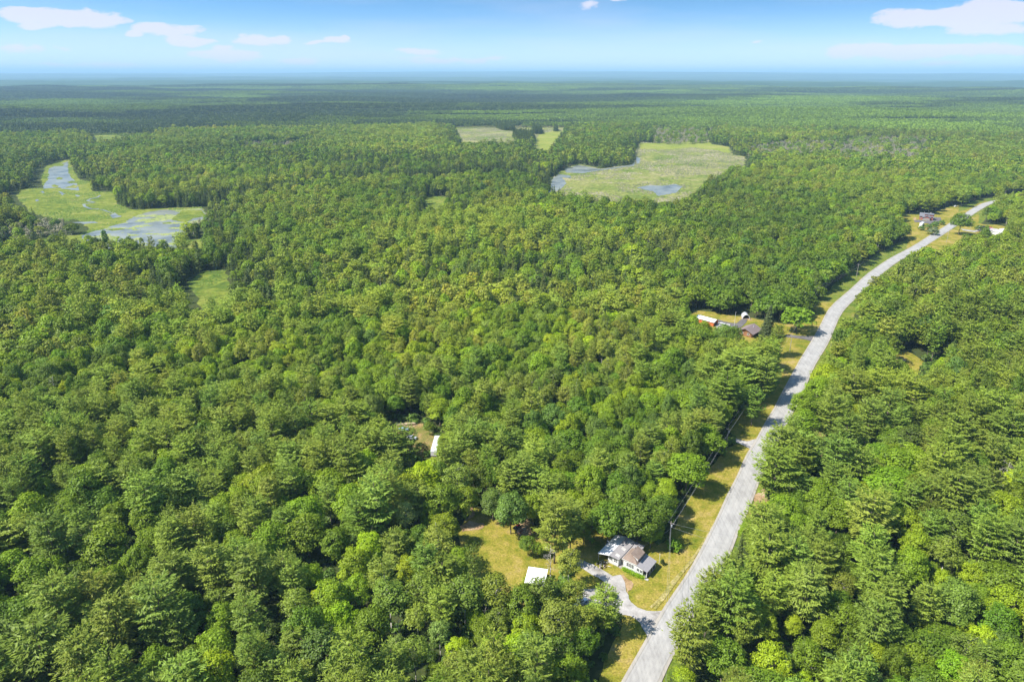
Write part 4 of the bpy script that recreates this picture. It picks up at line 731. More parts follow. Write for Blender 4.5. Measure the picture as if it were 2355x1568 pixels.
# lily pads and tussocks nobody could count
def blobs(name,polys,sp,r0,r1,z,h,mat,thr,seed,label,cat,avoid=None):
    r=np.random.default_rng(seed); V=[];F_=[];b=0
    allp=np.array([p for q in polys for p in q]); x0,y0=allp.min(0); x1,y1=allp.max(0)
    X,Y=np.meshgrid(np.arange(x0,x1,sp),np.arange(y0,y1,sp)); X=(X+r.uniform(-.5,.5,X.shape)*sp).ravel(); Y=(Y+r.uniform(-.5,.5,Y.shape)*sp).ravel()
    k=inany(X,Y,polys)&(fbm(X/(sp*9),Y/(sp*9),seed,3)>thr)
    if avoid is not None: k&=~inany(X,Y,avoid)
    X=X[k];Y=Y[k]; n=6; th=np.arange(n)*2*math.pi/n
    s=r.uniform(r0,r1,len(X)); top=s*h
    cx=X[:,None]+np.cos(th)*s[:,None]*r.uniform(.7,1.2,(len(X),n)); cy=Y[:,None]+np.sin(th)*s[:,None]*r.uniform(.7,1.2,(len(X),n))
    rim=np.stack([cx,cy,np.full_like(cx,z)],-1); pk=np.stack([X,Y,z+top],-1)[:,None,:]; V=np.concatenate([rim,pk],1).reshape(-1,3)
    base=np.arange(len(X))[:,None,None]*7; f=np.array([[i,(i+1)%n,6] for i in range(n)])[None]; Fq=(base+f).reshape(-1,3)
    o=obj(name,mkmesh(name,V,Fq,[mat])); tag(o,label,cat,None,'stuff'); return o
M_LILY=grass_mat('lily leaves',[(.4,(.20,.25,.07)),(.5,(.30,.34,.12)),(.6,(.38,.40,.18))],s1=.05,s3=.2,s2=1)
blobs('lily_pads',LILY+[WATER[0]],1.5,.7,1.5,.27,.03,M_LILY,.57,3,'pale green lily pads floating on the left pond','lily pads')
M_TUS=grass_mat('tussock leaves',[(.4,(.07,.13,.02)),(.5,(.13,.19,.035)),(.6,(.20,.21,.06))],s1=.03,s3=.15,s2=.6)
blobs('marsh_tussocks',MARSH,3.2,.7,1.9,.12,.55,M_TUS,.54,4,'low tussocks dotted over the bright green marsh','tussocks',WATER)
M_BSH=grass_mat('bog shrub leaves',[(.4,(.10,.13,.05)),(.5,(.20,.19,.11)),(.6,(.34,.30,.22))],s1=.02,s3=.1,s2=.5)
blobs('bog_shrubs',BOG,4.6,.8,2.4,.16,.6,M_BSH,.46,5,'small grey-brown shrubs speckling the open bog','shrubs',WATER+YGRASS)

# ---------------- buildings and small things ----------------
def panel_mat(name,a,b,rough=.5,stripe=6.0,axis=0,spec=.35,rust=0):
    m,t,o=newmat(name); p=posn(t); sx_=t.nodes.new('ShaderNodeSeparateXYZ'); t.links.new(p,sx_.inputs[0])
    w=mth(t,'FRACT',mth(t,'MULTIPLY',sx_.outputs[axis],stripe/2.0)); w=mth(t,'GREATER_THAN',w,.12)
    n=noise(t,p,.7,5,.65).outputs[0]; c=ramp(t,n,[(.3,a),(.7,b)]); c=mixc(t,1.0,c,ramp(t,w,[(0,(.78,.78,.78)),(1,(1,1,1))]),'MULTIPLY')
    if rust: c=mixc(t,mth(t,'GREATER_THAN',noise(t,p,1.4,5,.7).outputs[0],.66),c,(.30,.19,.12))
    bsdf(t,o,c,rough,spec,w,.3,.02); return m
B_WHITE=panel_mat('white siding',(.62,.63,.65),(.76,.76,.77),.7,8,2,.2)
B_WROOF=panel_mat('white metal roof',(.74,.75,.78),(.86,.87,.90),.45,4,1)
B_SROOF=panel_mat('bright white roof',(.85,.85,.86),(.92,.92,.93),.5,3,0)
B_GROOF=simple('grey felt roof',(.33,.31,.31),.9,.1,.14,1.2)
B_PROOF=simple('porch roof felt',(.30,.285,.295),.9,.1,.12,1.5)
B_BROWN=panel_mat('brown shingle roof',(.21,.155,.125),(.31,.24,.195),.95,9,1,.1)
B_LIGHT=simple('translucent roof panel',(.55,.53,.50),.5,.3,.08,1)
B_TRIM=simple('white trim',(.80,.80,.79),.6,.3,.05)
B_GLASS=simple('dark window glass',(.035,.04,.05),.12,.6,.2,1)
B_SHADERAIL=simple('interior shade and railing maroon',(.10,.075,.085),.8,.1,.2,1)  # dark maroon holding interior shade; also the railing's own colour
B_GREY=simple('weathered grey boards',(.30,.28,.26),.9,.1,.25,3,(1,1,6))
B_DKWOOD=simple('dark brown boards',(.09,.055,.04),.9,.1,.3,3,(8,8,1))
B_LOG=panel_mat('brown log wall',(.22,.11,.055),(.33,.17,.09),.85,6,2,.1)
B_MAUVE=panel_mat('mauve brown metal roof',(.22,.165,.155),(.28,.215,.205),.5,5,0)
B_ORANGE=panel_mat('orange board wall',(.50,.13,.035),(.62,.20,.06),.85,10,0,.1)
B_RED=panel_mat('brick red wall',(.34,.10,.08),(.44,.15,.12),.85,8,2,.1)
B_SLATE=simple('slate grey shingles',(.17,.17,.19),.9,.15,.15,2)
B_CONC=simple('foundation concrete',(.45,.43,.40),.9,.1,.15,2)
C_RED=simple('red car paint',(.55,.03,.05),.3,.5,.05); C_WHITE=simple('white car paint',(.82,.83,.85),.3,.5,.04); C_DARK=simple('black car paint',(.025,.027,.032),.3,.5,.1)
C_BLUE=simple('pale blue paint',(.42,.60,.80),.4,.4,.15); C_SILV=simple('silver grey paint',(.42,.45,.52),.35,.5,.1); C_TEAL=simple('teal paint',(.10,.22,.24),.4,.4,.1)
C_TYRE=simple('tyre rubber',(.02,.02,.02),.9,.1,.1); C_TARP=simple('bright blue tarpaulin',(.06,.34,.72),.5,.3,.15,2)
W_POLE=simple('pole wood',(.36,.32,.28),.9,.1,.2,4,(5,5,.5)); W_WIRE=simple('wire',(.30,.30,.31),.5,.3,.05); W_METAL=simple('galvanised metal',(.55,.56,.58),.4,.5,.1)
W_LUM=simple('stacked lumber',(.50,.38,.27),.9,.1,.3,2,(1,8,8)); W_DEB=simple('pale debris',(.62,.56,.50),.9,.1,.35,3); W_RUST=simple('rusty scrap',(.32,.14,.08),.9,.1,.4,3)
def window(par,c,nrm,w,h,cols=1,rows=1,name='window'):
    """c: centre on the wall; nrm: 'x+','x-','y-','y+' outward direction"""
    fr=MB(); pn=MB(); ax=nrm[0]; sg=1 if nrm[1]=='+' else -1
    def put(mb,a0,a1,z0,z1,d0,d1):
        lo,hi=sorted((d0*sg,d1*sg))
        if ax=='x': mb.box(c[0]+lo,c[0]+hi,c[1]+a0,c[1]+a1,c[2]+z0,c[2]+z1)
        else: mb.box(c[0]+a0,c[0]+a1,c[1]+lo,c[1]+hi,c[2]+z0,c[2]+z1)
    b=.10
    put(fr,-w/2-b,w/2+b,-h/2-b,-h/2,.004,.07); put(fr,-w/2-b,w/2+b,h/2,h/2+b,.004,.07)
    put(fr,-w/2-b,-w/2,-h/2,h/2,.004,.066); put(fr,w/2,w/2+b,-h/2,h/2,.004,.066)
    for k in range(1,cols): x=-w/2+w*k/cols; put(fr,x-.035,x+.035,-h/2,h/2,.024,.06)
    for k in range(1,rows): z=-h/2+h*k/rows; put(fr,-w/2,w/2,z-.03,z+.03,.026,.055)
    put(pn,-w/2,w/2,-h/2,h/2,.004,.02)
    f=fr.build(name,B_TRIM,par); pn.build('pane',B_GLASS,f); return f
def door(par,c,nrm,w,h,mat):
    ax=nrm[0]; sg=1 if nrm[1]=='+' else -1; lo,hi=sorted((.004*sg,.06*sg)); mb=MB()
    if ax=='x': mb.box(c[0]+lo,c[0]+hi,c[1]-w/2,c[1]+w/2,c[2],c[2]+h)
    else: mb.box(c[0]-w/2,c[0]+w/2,c[1]+lo,c[1]+hi,c[2],c[2]+h)
    d=mb.build('door',mat,par); k=MB(); lo,hi=sorted((.065*sg,.12*sg))
    if ax=='x': k.box(c[0]+lo,c[0]+hi,c[1]+w*.3,c[1]+w*.3+.06,c[2]+h*.48,c[2]+h*.52)
    else: k.box(c[0]+w*.3,c[0]+w*.3+.06,c[1]+lo,c[1]+hi,c[2]+h*.48,c[2]+h*.52)
    k.build('handle',W_METAL,d); return d
def slabroof(par,pts,mat,t=.14,name='roof'): return MB().slab(pts,t).build(name,mat,par)

# --- farmhouse by the road ---
H1=empty('farmhouse',(31.6,183.0,.05),math.atan2(-.602,.799)); tag(H1,'white farmhouse with patched white, grey and brown roofs beside the mown corner lawn','house')
MB().box(-.05,3.85,-.05,10.65,0,.35).box(5.25,9.95,.55,6.45,0,.35).build('foundation',B_CONC,H1)
wg=MB().prism([(0,.35),(3.8,.35),(3.8,3.02),(.9,3.72),(0,3.45)],0,10.6).build('wall',B_WHITE,H1)
slabroof(H1,[(-3.3,-1.15,2.75),(.9,-1.15,3.95),(.9,10.9,3.95),(-3.3,10.9,2.75)],B_WROOF,name='carport_roof')['label']='white metal lean-to roof with a dark shaded corner'
slabroof(H1,[(.905,-1.15,3.95),(4.15,-.35,3.12),(4.15,11.1,3.12),(.905,10.9,3.95)],B_GROOF)
for v_ in (.2,4.2,8.4): MB().slab([(2.2,v_+.2,3.67),(3.6,v_+.2,3.315),(3.6,v_+1.5,3.315),(2.2,v_+1.5,3.67)],.02).build('roof_panel',B_LIGHT,H1)
MB().tube((1.5,5.8,3.7),(1.5,5.8,4.4),.09,.09,8).build('vent_pipe',B_TRIM,H1)
for v_ in (-.9,2.6,6.3,10.4): MB().tube((-3.05,v_,0),(-3.05,v_,2.72),.07,.07).build('carport_post',B_TRIM,H1)
window(H1,(1.05,0,2.05),'y-',1.15,1.15,2,2); window(H1,(2.75,0,1.95),'y-',1.15,1.1,2,2)
window(H1,(0,5,1.9),'x-',1,1,2,1)
# link
MB().box(3.8,5.35,1.3,9.2,0,2.65).build('link_wall',B_WHITE,H1); slabroof(H1,[(3.86,1.0,2.78),(5.3,1.0,2.95),(5.3,9.3,2.95),(3.86,9.3,2.78)],B_GROOF,name='link_roof')
door(H1,(4.55,1.3,.3),'y-',.85,2.0,B_GREY); MB().box(4.0,5.2,.2,1.28,0,.28).box(4.1,5.1,-.2,.2,0,.14).build('step',B_GREY,H1)
# rear annex
MB().box(3.86,7.2,9.25,11.3,0,2.75).build('annex_wall',simple('lilac grey siding',(.46,.44,.50),.8,.2,.1),H1)
slabroof(H1,[(4.2,9.0,2.9),(7.5,9.0,2.8),(7.5,11.6,2.8),(4.2,11.6,2.9)],B_PROOF,name='annex_roof')
def dish(par,x,y,z):
    m=MB(); n=12; m.tube((x,y,z),(x,y,z+.55),.04,.04,5); V=[(x,y,z+.6)];F_=[]
    for ring,(r_,dd) in enumerate(((.25,.03),(.48,.10))):
        for k in range(n):
            a=2*math.pi*k/n; V.append((x+r_*math.cos(a),y-dd*1.2-r_*math.sin(a)*.45,z+.62+r_*math.sin(a)*.85+dd*.4))
    for k in range(n): F_.append((0,1+k,1+(k+1)%n)); F_.append((1+k,1+n+k,1+n+(k+1)%n,1+(k+1)%n))
    m.add(V,F_); return m.build('satellite_dish',C_WHITE,par)
dish(H1,6.1,9.8,2.85); dish(H1,-2.9,5.4,3.0)
# main block with hip roof and shed dormer
MB().box(5.35,9.9,.6,6.4,.35,3.7).build('main_wall',B_WHITE,H1)
E_=3.72;P1=(7.5,2.3,6.3);P2=(7.5,4.5,6.3);a=(4.9,.2,E_);b=(10.3,.2,E_);c=(10.3,6.8,E_);d=(4.9,6.8,E_)
hm=MB(); hm.add([a,b,c,d,P1,P2],[(0,1,4),(1,2,5,4),(2,3,5),(3,0,4,5),(0,3,2,1)]); hm.build('hip_roof',B_BROWN,H1)
MB().box(4.88,10.32,.18,6.82,E_-.16,E_-.005).build('eave_board',B_TRIM,H1)
dm=MB().add([(7.62,1.5,5.95),(7.62,5.4,5.95),(9.85,1.5,4.05),(9.85,5.4,4.05),(9.85,1.5,5.15),(9.85,5.4,5.15)],[(0,2,4),(1,5,3),(2,3,5,4),(0,4,5,1),(0,1,3,2)]); dm.build('dormer_wall',B_WHITE,H1)
slabroof(H1,[(7.45,1.1,6.42),(10.25,1.1,5.22),(10.25,5.8,5.22),(7.45,5.8,6.42)],B_BROWN,.12,'dormer_roof')
for v_ in (2.15,3.45,4.75): window(H1,(9.85,v_,4.68),'x+',.7,.6,1,1)
window(H1,(7.75,.6,2.1),'y-',2.6,1.35,3,3); window(H1,(5.35,.95,1.9),'x-',.4,.9)
window(H1,(7.6,6.4,2.1),'y+',1.4,1.1,2,2)
# porch
slabroof(H1,[(9.95,.1,3.72),(14.0,.1,2.72),(14.0,7.0,2.72),(9.95,7.0,3.72)],B_PROOF,.13,'porch_roof')
MB().box(9.95,13.8,.45,6.9,0,.3).build('porch_floor',B_GREY,H1)
MB().prism([(9.94,.35),(12.35,.35),(12.35,2.98),(9.94,3.55)],.66,.82,'y').prism([(9.94,.35),(12.35,.35),(12.35,2.98),(9.94,3.55)],6.3,6.42,'y').build('porch_wall',B_WHITE,H1)
window(H1,(10.6,.66,1.75),'y-',.85,1.1,2,1); window(H1,(11.75,.66,1.65),'y-',.85,1.1,2,1)
MB().box(12.36,12.42,.85,6.3,.35,2.9).build('porch_shade_wall',B_SHADERAIL,H1)  # inner wall coloured dark to stand in for shade inside the porch
for v_ in (.6,2.7,3.3,4.8,6.75): MB().box(13.6,13.72,v_-.06,v_+.06,.3,2.74).build('porch_post',B_TRIM,H1)
MB().box(13.62,13.68,.7,6.7,.35,1.15).build('porch_railing',B_SHADERAIL,H1)
MB().box(13.3,14.6,-.3,.5,0,.16).build('porch_step',B_CONC,H1)

def plants(name,pts,h,w,col,label,cat,seed,group=None):
    r=np.random.default_rng(seed); C=[];Nn=[]
    for (x,y) in pts:
        m=150; C.append(np.array([x,y,0])+np.abs(r.normal(size=(m,3)))*np.array([1,1,1])*np.array([w,w,h])*.5*np.where(r.random((m,3))<.5,-1,1)*np.array([1,1,0])+np.stack([np.zeros(m),np.zeros(m),r.uniform(.05,h,m)],1))
        Nn.append(r.normal(size=(m,3))*.6+np.array([0,0,.8]))
    V,F_=leafquads(np.vstack(C),np.vstack(Nn),.13,1.5,r)
    o=obj(name,mkmesh(name,V,F_,[M_LEAF],leaf=r.random(len(F_)))); o['tint']=col; tag(o,label,cat,group); return o
ur=(.799,-.602); vr=(.602,.799)
def hl(u,v): return (31.6+ur[0]*u+vr[0]*v,183.0+ur[1]*u+vr[1]*v)
plants('flower_bed',[hl(6+k*.55,-.15-.1*(k%2)) for k in range(13)],.9,.8,(.24,.42,.01),'bright green plant bed along the front wall of the farmhouse','plants',5)
plants('flower_bed',[(z,y) for z,y in ((24.6,166.2),(25.8,166.8),(27,167.2),(28.1,167.2),(29.2,167.8))],.8,.8,(.22,.33,.03),'yellow-green plants lining the gravel lot below the driveway','plants',6)
plants('climbing_vine',[(5.0,174.5),(4.2,173.2),(3.6,171.6),(3.2,170.2),(4.4,170.8)],1.3,1.5,(.24,.38,.01),'bright green vines sprawling against the left side of the white-roofed shed','plants',7)
def bush(x,y,s,col,label,name='bush',h=1.0):
    t=empty(name,(x,y,0)); t.scale=(s,s,s*h); c=obj('foliage',PR['bush0']['crown'],t); c['tint']=col; obj('stem',PR['bush0']['trunk'],t); tag(t,label,'bush'); return t
bush(54.6,189.6,1.55,(.15,.30,.01),'round green bush right of the nearest utility pole')
bush(27.2,193.0,.62,(.17,.33,.01),'small bright sapling on the lawn left of the farmhouse','sapling',1.6)
bush(49.2,181.6,.42,(.03,.06,.02),'narrow dark shrub by the thin white post on the corner lawn','shrub',2.4)
bush(31.0,166.6,.8,(.08,.17,.02),'dark green bush at the end of the gravel lot plants')
bush(477.9,692.0,2.2,(.06,.12,.03),'round dark bush behind the rusty pile on the far lawn')
bush(492.3,667.5,2.0,(.05,.11,.03),'dark bush in front of the far white house')
bush(419,672,3.2,(.14,.19,.10),'wide grey-green bush on the far roadside left of the road')
for k,(x,y,s) in enumerate(((447,716,2.0),(440,707,2.2),(431,701,2.0),(457,722,2.0),(420,694,1.9))):
    bush(x,y,s,(.10,.19,.03),ORD[k+1]+' from the trailer in the hedge of bushes along its drive')['group']='hedge by the far trailer'
bush(479.9,716.8,3.0,(.05,.11,.02),'dark wide bush between far road and red car')

mb=empty('garden_post',(48.3,182.1,.05)); MB().tube((0,0,0),(0,0,3.9),.06,.05,8).build('post',B_TRIM,mb); MB().box(-.09,.09,-.09,.09,3.9,3.98).build('cap',B_TRIM,mb); tag(mb,'thin white post standing on the lawn right of the farmhouse','post')

# --- shed beside the clearing ---
S1=empty('shed',(7.6,173.0,.05),R(-12)); tag(S1,'timber shed with bright white roof at the edge of the mown clearing','shed')
MB().box(-2.7,2.8,-3.0,3.0,0,2.45).build('wall',B_DKWOOD,S1); slabroof(S1,[(-3.1,-3.5,2.62),(3.2,-3.5,2.62),(3.2,3.5,3.15),(-3.1,3.5,3.15)],B_SROOF,.1)
door(S1,(-.9,-3.0,.05),'y-',1.6,2.1,B_GREY); MB().box(.6,2.2,-3.06,-3.005,.9,1.7).build('window',B_GLASS,S1)

# --- car / trailer builders ---
def car(x,y,rz,mat,label,name='parked_car',L=4.5,Wd=1.8,Hc=1.45,z=.3,van=False):
    t=empty(name,(x,y,z),rz); tag(t,label,'car')
    pr=[(-L/2,.35),(L/2,.35),(L/2,.75),(L*.44,.88),(L*.22,.95),(-L*.46,.98),(-L/2,.8)]
    MB().prism([(h,zz) for h,zz in pr],-Wd/2,Wd/2,'y').build('body',mat,t,bevel=.06)
    cb=[(-L*.42,.97),(L*.2,.95),(L*.06,Hc-.02),(-L*.34,Hc-.02)] if not van else [(-L*.46,.97),(L*.3,.95),(L*.2,Hc-.02),(-L*.46,Hc-.02)]
    MB().prism(cb,-Wd*.44,Wd*.44,'y').build('cabin_glass',B_GLASS,t)
    MB().prism([(cb[3][0],Hc-.02),(cb[2][0],Hc-.02),(cb[2][0]-.05,Hc+.05),(cb[3][0]+.05,Hc+.05)],-Wd*.44,Wd*.44,'y').build('roof',mat,t)
    for sx in (-1,1):
        for sy in (-1,1):
            w=MB().tube((sx*L*.31,sy*(Wd/2-.18),.33),(sx*L*.31,sy*(Wd/2+.02),.33),.33,.33,12).build('wheel',C_TYRE,t)
    for sy in (-1,1): MB().box(L/2-.02,L/2+.03,sy*Wd*.36-.15,sy*Wd*.36+.15,.62,.76).build('headlight',B_LIGHT,t)
    return t
def trailer(x,y,rz,L,Wd,Hc,mat,label,name='camper_trailer',z=.3,wheels=True):
    t=empty(name,(x,y,z),rz); tag(t,label,'trailer')
    MB().prism([(-L/2,.55),(L/2-.3,.55),(L/2,1.1),(L/2-.25,Hc),(-L/2+.15,Hc),(-L/2,Hc-.2)],-Wd/2,Wd/2,'y').build('body',mat,t,bevel=.05)
    window(t,(-L*.15,-Wd/2,Hc*.62),'y-',L*.14,.6,2,1); window(t,(L*.2,-Wd/2,Hc*.62),'y-',L*.1,.6); door(t,(L*.05,-Wd/2,.6),'y-',.7,Hc-1.0,B_TRIM)
    MB().box(-.3,.3,-.3,.3,Hc,Hc+.25).build('roof_vent',B_TRIM,t); MB().tube((L/2,0,.6),(L/2+1.1,0,.5),.07,.07).build('drawbar',W_METAL,t)
    for sy in (-1,1):
        for dx in (-.4,.4): MB().tube((dx,sy*(Wd/2-.25),.34),(dx,sy*(Wd/2-.02),.34),.34,.34,10).build('wheel',C_TYRE,t)
    return t
car(20.9,164.4,R(35),C_WHITE,'white car half hidden under trees, nearest the gravel driveway',z=.05)
car(16.9,161.6,R(25),C_WHITE,'second white car deeper under the trees below the shed',z=.05,van=True,L=5,Hc=1.8)
trailer(-32.6,255.6,R(88),13.2,2.5,3.0,C_WHITE,'long white box trailer standing end-on in the woodland yard','box_trailer',z=.1)
car(-48.8,272,R(10),C_BLUE,'pale blue car parked behind the woodland yard shrubs',z=.1)
car(-44.0,264.4,R(-15),C_SILV,'silver grey car left of the long white box trailer',z=.1)
car(194.8,336.3,R(-40),C_WHITE,'white pickup partly under trees beside the right-hand yard',name='pickup_truck',L=5.4,Hc=1.75,z=.1)
def lumber(x,y,rz,label,n,L=4.2,seed=1):
    t=empty('lumber_stack',(x,y,.1),rz); tag(t,label,'lumber stack','lumber stacks at the back of the woodland yard'); r=random.Random(seed)
    for k in range(n):
        MB().box(-L/2+r.uniform(-.2,.2),L/2+r.uniform(-.2,.2),-.7+.36*(k%4),-.42+.36*(k%4),.12+.3*(k//4),.36+.3*(k//4)).build('beam',W_LUM,t)
    return t
lumber(-51.2,277.0,R(4),'left low stack of pale beams at the back of the woodland yard',8,seed=3)
lumber(-46.8,277.0,R(14),'right, larger stack of pale beams at the back of the woodland yard',12,5.0,seed=4)
def debris(name,x,y,rad,n,mats,label,cat,seed,big=.5):
    r=random.Random(seed); t=empty(name,(x,y,.1)); tag(t,label,cat)
    for q,mt in enumerate(mats):
        m=MB()
        for k in range(n):
            a=r.uniform(0,6.28); d=rad*math.sqrt(r.random()); L=r.uniform(.4,1.6)*big*2; c=Vector((d*math.cos(a),d*math.sin(a),r.uniform(.05,.35))); e=c+Vector((r.uniform(-1,1)*L,r.uniform(-1,1)*L,r.uniform(-.1,.35)))
            m.tube(c,e,r.uniform(.06,.16),r.uniform(.04,.14),4)
        m.build('board' if q==0 else 'scrap',mt,t)
    return t
debris('brush_pile',-57.4,270.6,2.6,26,[W_DEB],'pile of white bleached branches at the left of the woodland yard','pile',1)
debris('firewood_pile',3.4,199.0,1.8,22,[W_DEB,W_RUST],'scattered firewood pile at the far right of the mown clearing','pile',2)
debris('log_pile',8.6,198.2,1.6,10,[W_RUST],'reddish log pile under the tree island beside the clearing','pile',3,.9)
debris('scrap_pile',29.5,181.3,1.9,20,[W_DEB,W_DKW] if False else [W_DEB,B_DKWOOD],'clutter of boards by the front left corner of the farmhouse','pile',4,.4)
debris('scrap_pile',473.2,684.6,3.2,24,[W_RUST],'rusty red pile on the far lawn before the white house','pile',5,.7)
debris('brush_pile',50.5,196.5,2.2,18,[W_DEB],'pale sticks in tree shade behind the farmhouse','pile',6,.45)
q=empty('garden_trailer',(1.7,200.9,.1),R(52)); tag(q,'small dark garden trailer with red seat at the back of the clearing','trailer')
MB().box(-1.6,.3,-.7,.7,.4,.9).build('cargo_box',C_DARK,q,bevel=.03); MB().box(.5,1.5,-.4,.4,.5,1.0).build('tractor_body',C_RED,q,bevel=.05); MB().box(.35,.7,-.3,.3,1.0,1.45).build('seat',C_RED,q,bevel=.03)
for sx in (-.8,.6,1.4):
    for sy in (-1,1): MB().tube((sx,sy*.55,.3),(sx,sy*.8,.3),.3,.3,10).build('wheel',C_TYRE,q)
q=empty('fire_pit',(20.0,186.6,.05)); tag(q,'small dark stone heap on shaded lawn left of farmhouse carport','stones')
r_=random.Random(4)
for k in range(7):
    a=k*.9; MB().tube((.6*math.cos(a),.6*math.sin(a),.05),(.6*math.cos(a)+.1,.6*math.sin(a),.45),.28,.16,6).build('stone',B_GREY if k%2 else W_RUST,q,bevel=.04)

# --- brown cabin and orange barn ---
C1=empty('cabin',(146.4,394.6,.15),math.atan2(.73,.68)-math.pi/2); tag(C1,'log cabin with mauve brown metal roof beside the tall pointed spruce','house')
MB().prism([(-4.0,0),(4.0,0),(4.0,2.9),(0,4.9),(-4.0,2.9)],-5.4,5.6).build('wall',B_LOG,C1)
slabroof(C1,[(-5.0,-6.6,2.62),(0,-6.6,5.15),(0,6.4,5.15),(-5.0,6.4,2.62)],B_MAUVE,.14); slabroof(C1,[(.003,-6.6,5.15),(5.6,-6.6,2.45),(5.6,6.4,2.45),(.003,6.4,5.15)],B_MAUVE,.14,)
MB().tube((1.8,1.5,3.8),(1.8,1.5,5.4),.16,.16,8).build('chimney',W_METAL,C1)
window(C1,(-2,-5.4,1.7),'y-',1.2,1.1,2,1); window(C1,(2,-5.4,1.7),'y-',1.2,1.1,2,1); window(C1,(-4.0,2,1.7),'x-',1.4,1.1,2,1); door(C1,(-4.0,-1.5,.1),'x-',.95,2.05,B_TRIM)
for v_ in (-6.3,-2,2,6): MB().tube((5.3,v_,0),(5.3,v_,2.5),.08,.08).build('porch_post',B_LOG,C1)
F1=empty('flag_pole',(139.5,402.5,.1)); tag(F1,'thin white flagpole rising behind the mauve-roofed cabin','pole'); MB().tube((0,0,0),(0,0,11.5),.09,.05,8).build('pole',B_TRIM,F1); MB().tube((0,0,11.5),(0,0,11.7),.12,.04,8).build('finial',B_TRIM,F1)
B1=empty('barn',(125.6,413.9,.15),math.atan2(-8.6,8.4)); tag(B1,'orange-red board barn with white roof at the left end of the cabin lawn','barn')
MB().prism([(-2.8,0),(2.8,0),(2.8,2.9),(0,3.9),(-2.8,2.9)],-6.2,6.2,'x').build('wall',B_ORANGE,B1)
slabroof(B1,[(-6.7,-3.3,2.86),(6.7,-3.3,2.86),(6.7,0,4.1),(-6.7,0,4.1)],B_SROOF,.12); slabroof(B1,[(-6.7,.003,4.1),(6.7,.003,4.1),(6.7,3.3,2.86),(-6.7,3.3,2.86)],B_SROOF,.12)
for k in (-4.2,-.8,2.8): door(B1,(k,-2.8,.05),'y-',2.2,2.3,B_ORANGE)
MB().box(6.205,6.26,-1.6,1.6,.05,2.5).build('gable_door',B_DKWOOD,B1)
car(134.2,406.8,R(-40),C_WHITE,'white van parked between orange barn and log cabin',van=True,L=5.4,Hc=2.0,Wd=2.0,z=.4)
car(138.2,402.2,R(-30),C_SILV,'silver car beside the log cabin, right of the white van',z=.4)
A1=empty('arched_shelter',(153.8,424.6,.2),R(-8)); tag(A1,'grey arched car shelter at the wood edge behind the cabin','shelter')
m_=MB();n_=12
for (r0_,nm,mt,y0,y1) in ((2.2,'cover',simple('grey fabric cover',(.42,.44,.47),.8,.2,.1),-2.6,3.4),(2.34,'front_arch',B_TRIM,-3.0,-2.62)):
    V_=[];F_=[]
    for k in range(n_+1):
        a=math.pi*k/n_
        for rr_ in (r0_,r0_-.12):
            for yy in (y0,y1): V_.append((rr_*math.cos(a),yy,max(0,rr_*math.sin(a)*1.25)))
    for k in range(n_):
        b=4*k; F_+=[(b,b+4,b+5,b+1),(b+2,b+3,b+7,b+6),(b,b+2,b+6,b+4),(b+1,b+5,b+7,b+3)]
    MB().add(V_,F_).build(nm,mt,A1)
MB().box(-1.9,1.9,3.3,3.36,0,2.2).build('back_panel',B_SHADERAIL,A1)  # shade inside the shelter painted as a dark rear panel

# --- right-hand wood: brown-roofed shed, blue tarpaulin ---
S2=empty('woodland_shed',(126.4,254.6,.2),R(-35)); tag(S2,'small shed with plain brown roof in the right-hand woodland clearing','shed')
MB().box(-2.3,2.3,-2.4,2.4,0,2.3).build('wall',B_TRIM,S2); slabroof(S2,[(-2.8,-2.9,2.4),(2.8,-2.9,2.4),(2.8,2.9,3.1),(-2.8,2.9,3.1)],simple('brown felt roof',(.26,.17,.12),.95,.1,.15,1.5),.12); door(S2,(.8,-2.4,.05),'y-',.9,2,B_DKWOOD)
T1=empty('tarpaulin',(186.7,307.6,0)); tag(T1,'bright blue tarpaulin on a frame glimpsed among right-hand pines','tarpaulin')
MB().slab([(-2.6,-2.0,1.6),(0,-2.1,2.6),(0,2.1,2.7),(-2.6,2.0,1.5)],.04).slab([(.002,-2.1,2.6),(2.6,-1.9,1.7),(2.5,2.0,1.6),(.002,2.1,2.7)],.04).build('sheet',C_TARP,T1)
for sx in (-2.4,2.4):
    for sy in (-1.8,1.8): MB().tube((sx,sy,0),(sx,sy,1.6),.05,.05).build('post',W_METAL,T1)

# --- far houses along the road ---
H3=empty('red_house',(456.8,750.6,.1),R(-29)); tag(H3,'far red house with slate grey gabled roof and dormer left of the road','house')
MB().prism([(-4.3,0),(4.3,0),(4.3,4.0),(0,6.6),(-4.3,4.0)],-6.4,6.4,'x').build('wall',B_RED,H3)
slabroof(H3,[(-7.0,-5.0,3.72),(7.0,-5.0,3.72),(7.0,0,6.85),(-7.0,0,6.85)],B_SLATE,.16); slabroof(H3,[(-7.0,.003,6.85),(7.0,.003,6.85),(7.0,5.0,3.72),(-7.0,5.0,3.72)],B_SLATE,.16)
MB().box(-2.0,6.2,-4.2,-1.2,4.4,6.0).build('dormer_wall',B_RED,H3); slabroof(H3,[(-2.4,-4.8,6.02),(6.6,-4.8,6.02),(6.6,-.3,6.9),(-2.4,-.3,6.9)],B_SLATE,.14,'dormer_roof')
MB().prism([(-3.6,0),(3.6,0),(3.6,3.2),(0,4.7),(-3.6,3.2)],-9.0,-4.28).build('wing_wall',B_RED,H3)
slabroof(H3,[(-4.2,-9.6,2.98),(0,-9.6,4.9),(0,-4.3,4.9),(-4.2,-4.3,2.98)],B_SLATE,.14,'wing_roof'); slabroof(H3,[(.003,-9.6,4.9),(4.2,-9.6,2.98),(4.2,-4.3,2.98),(.003,-4.3,4.9)],B_SLATE,.14,'wing_roof')
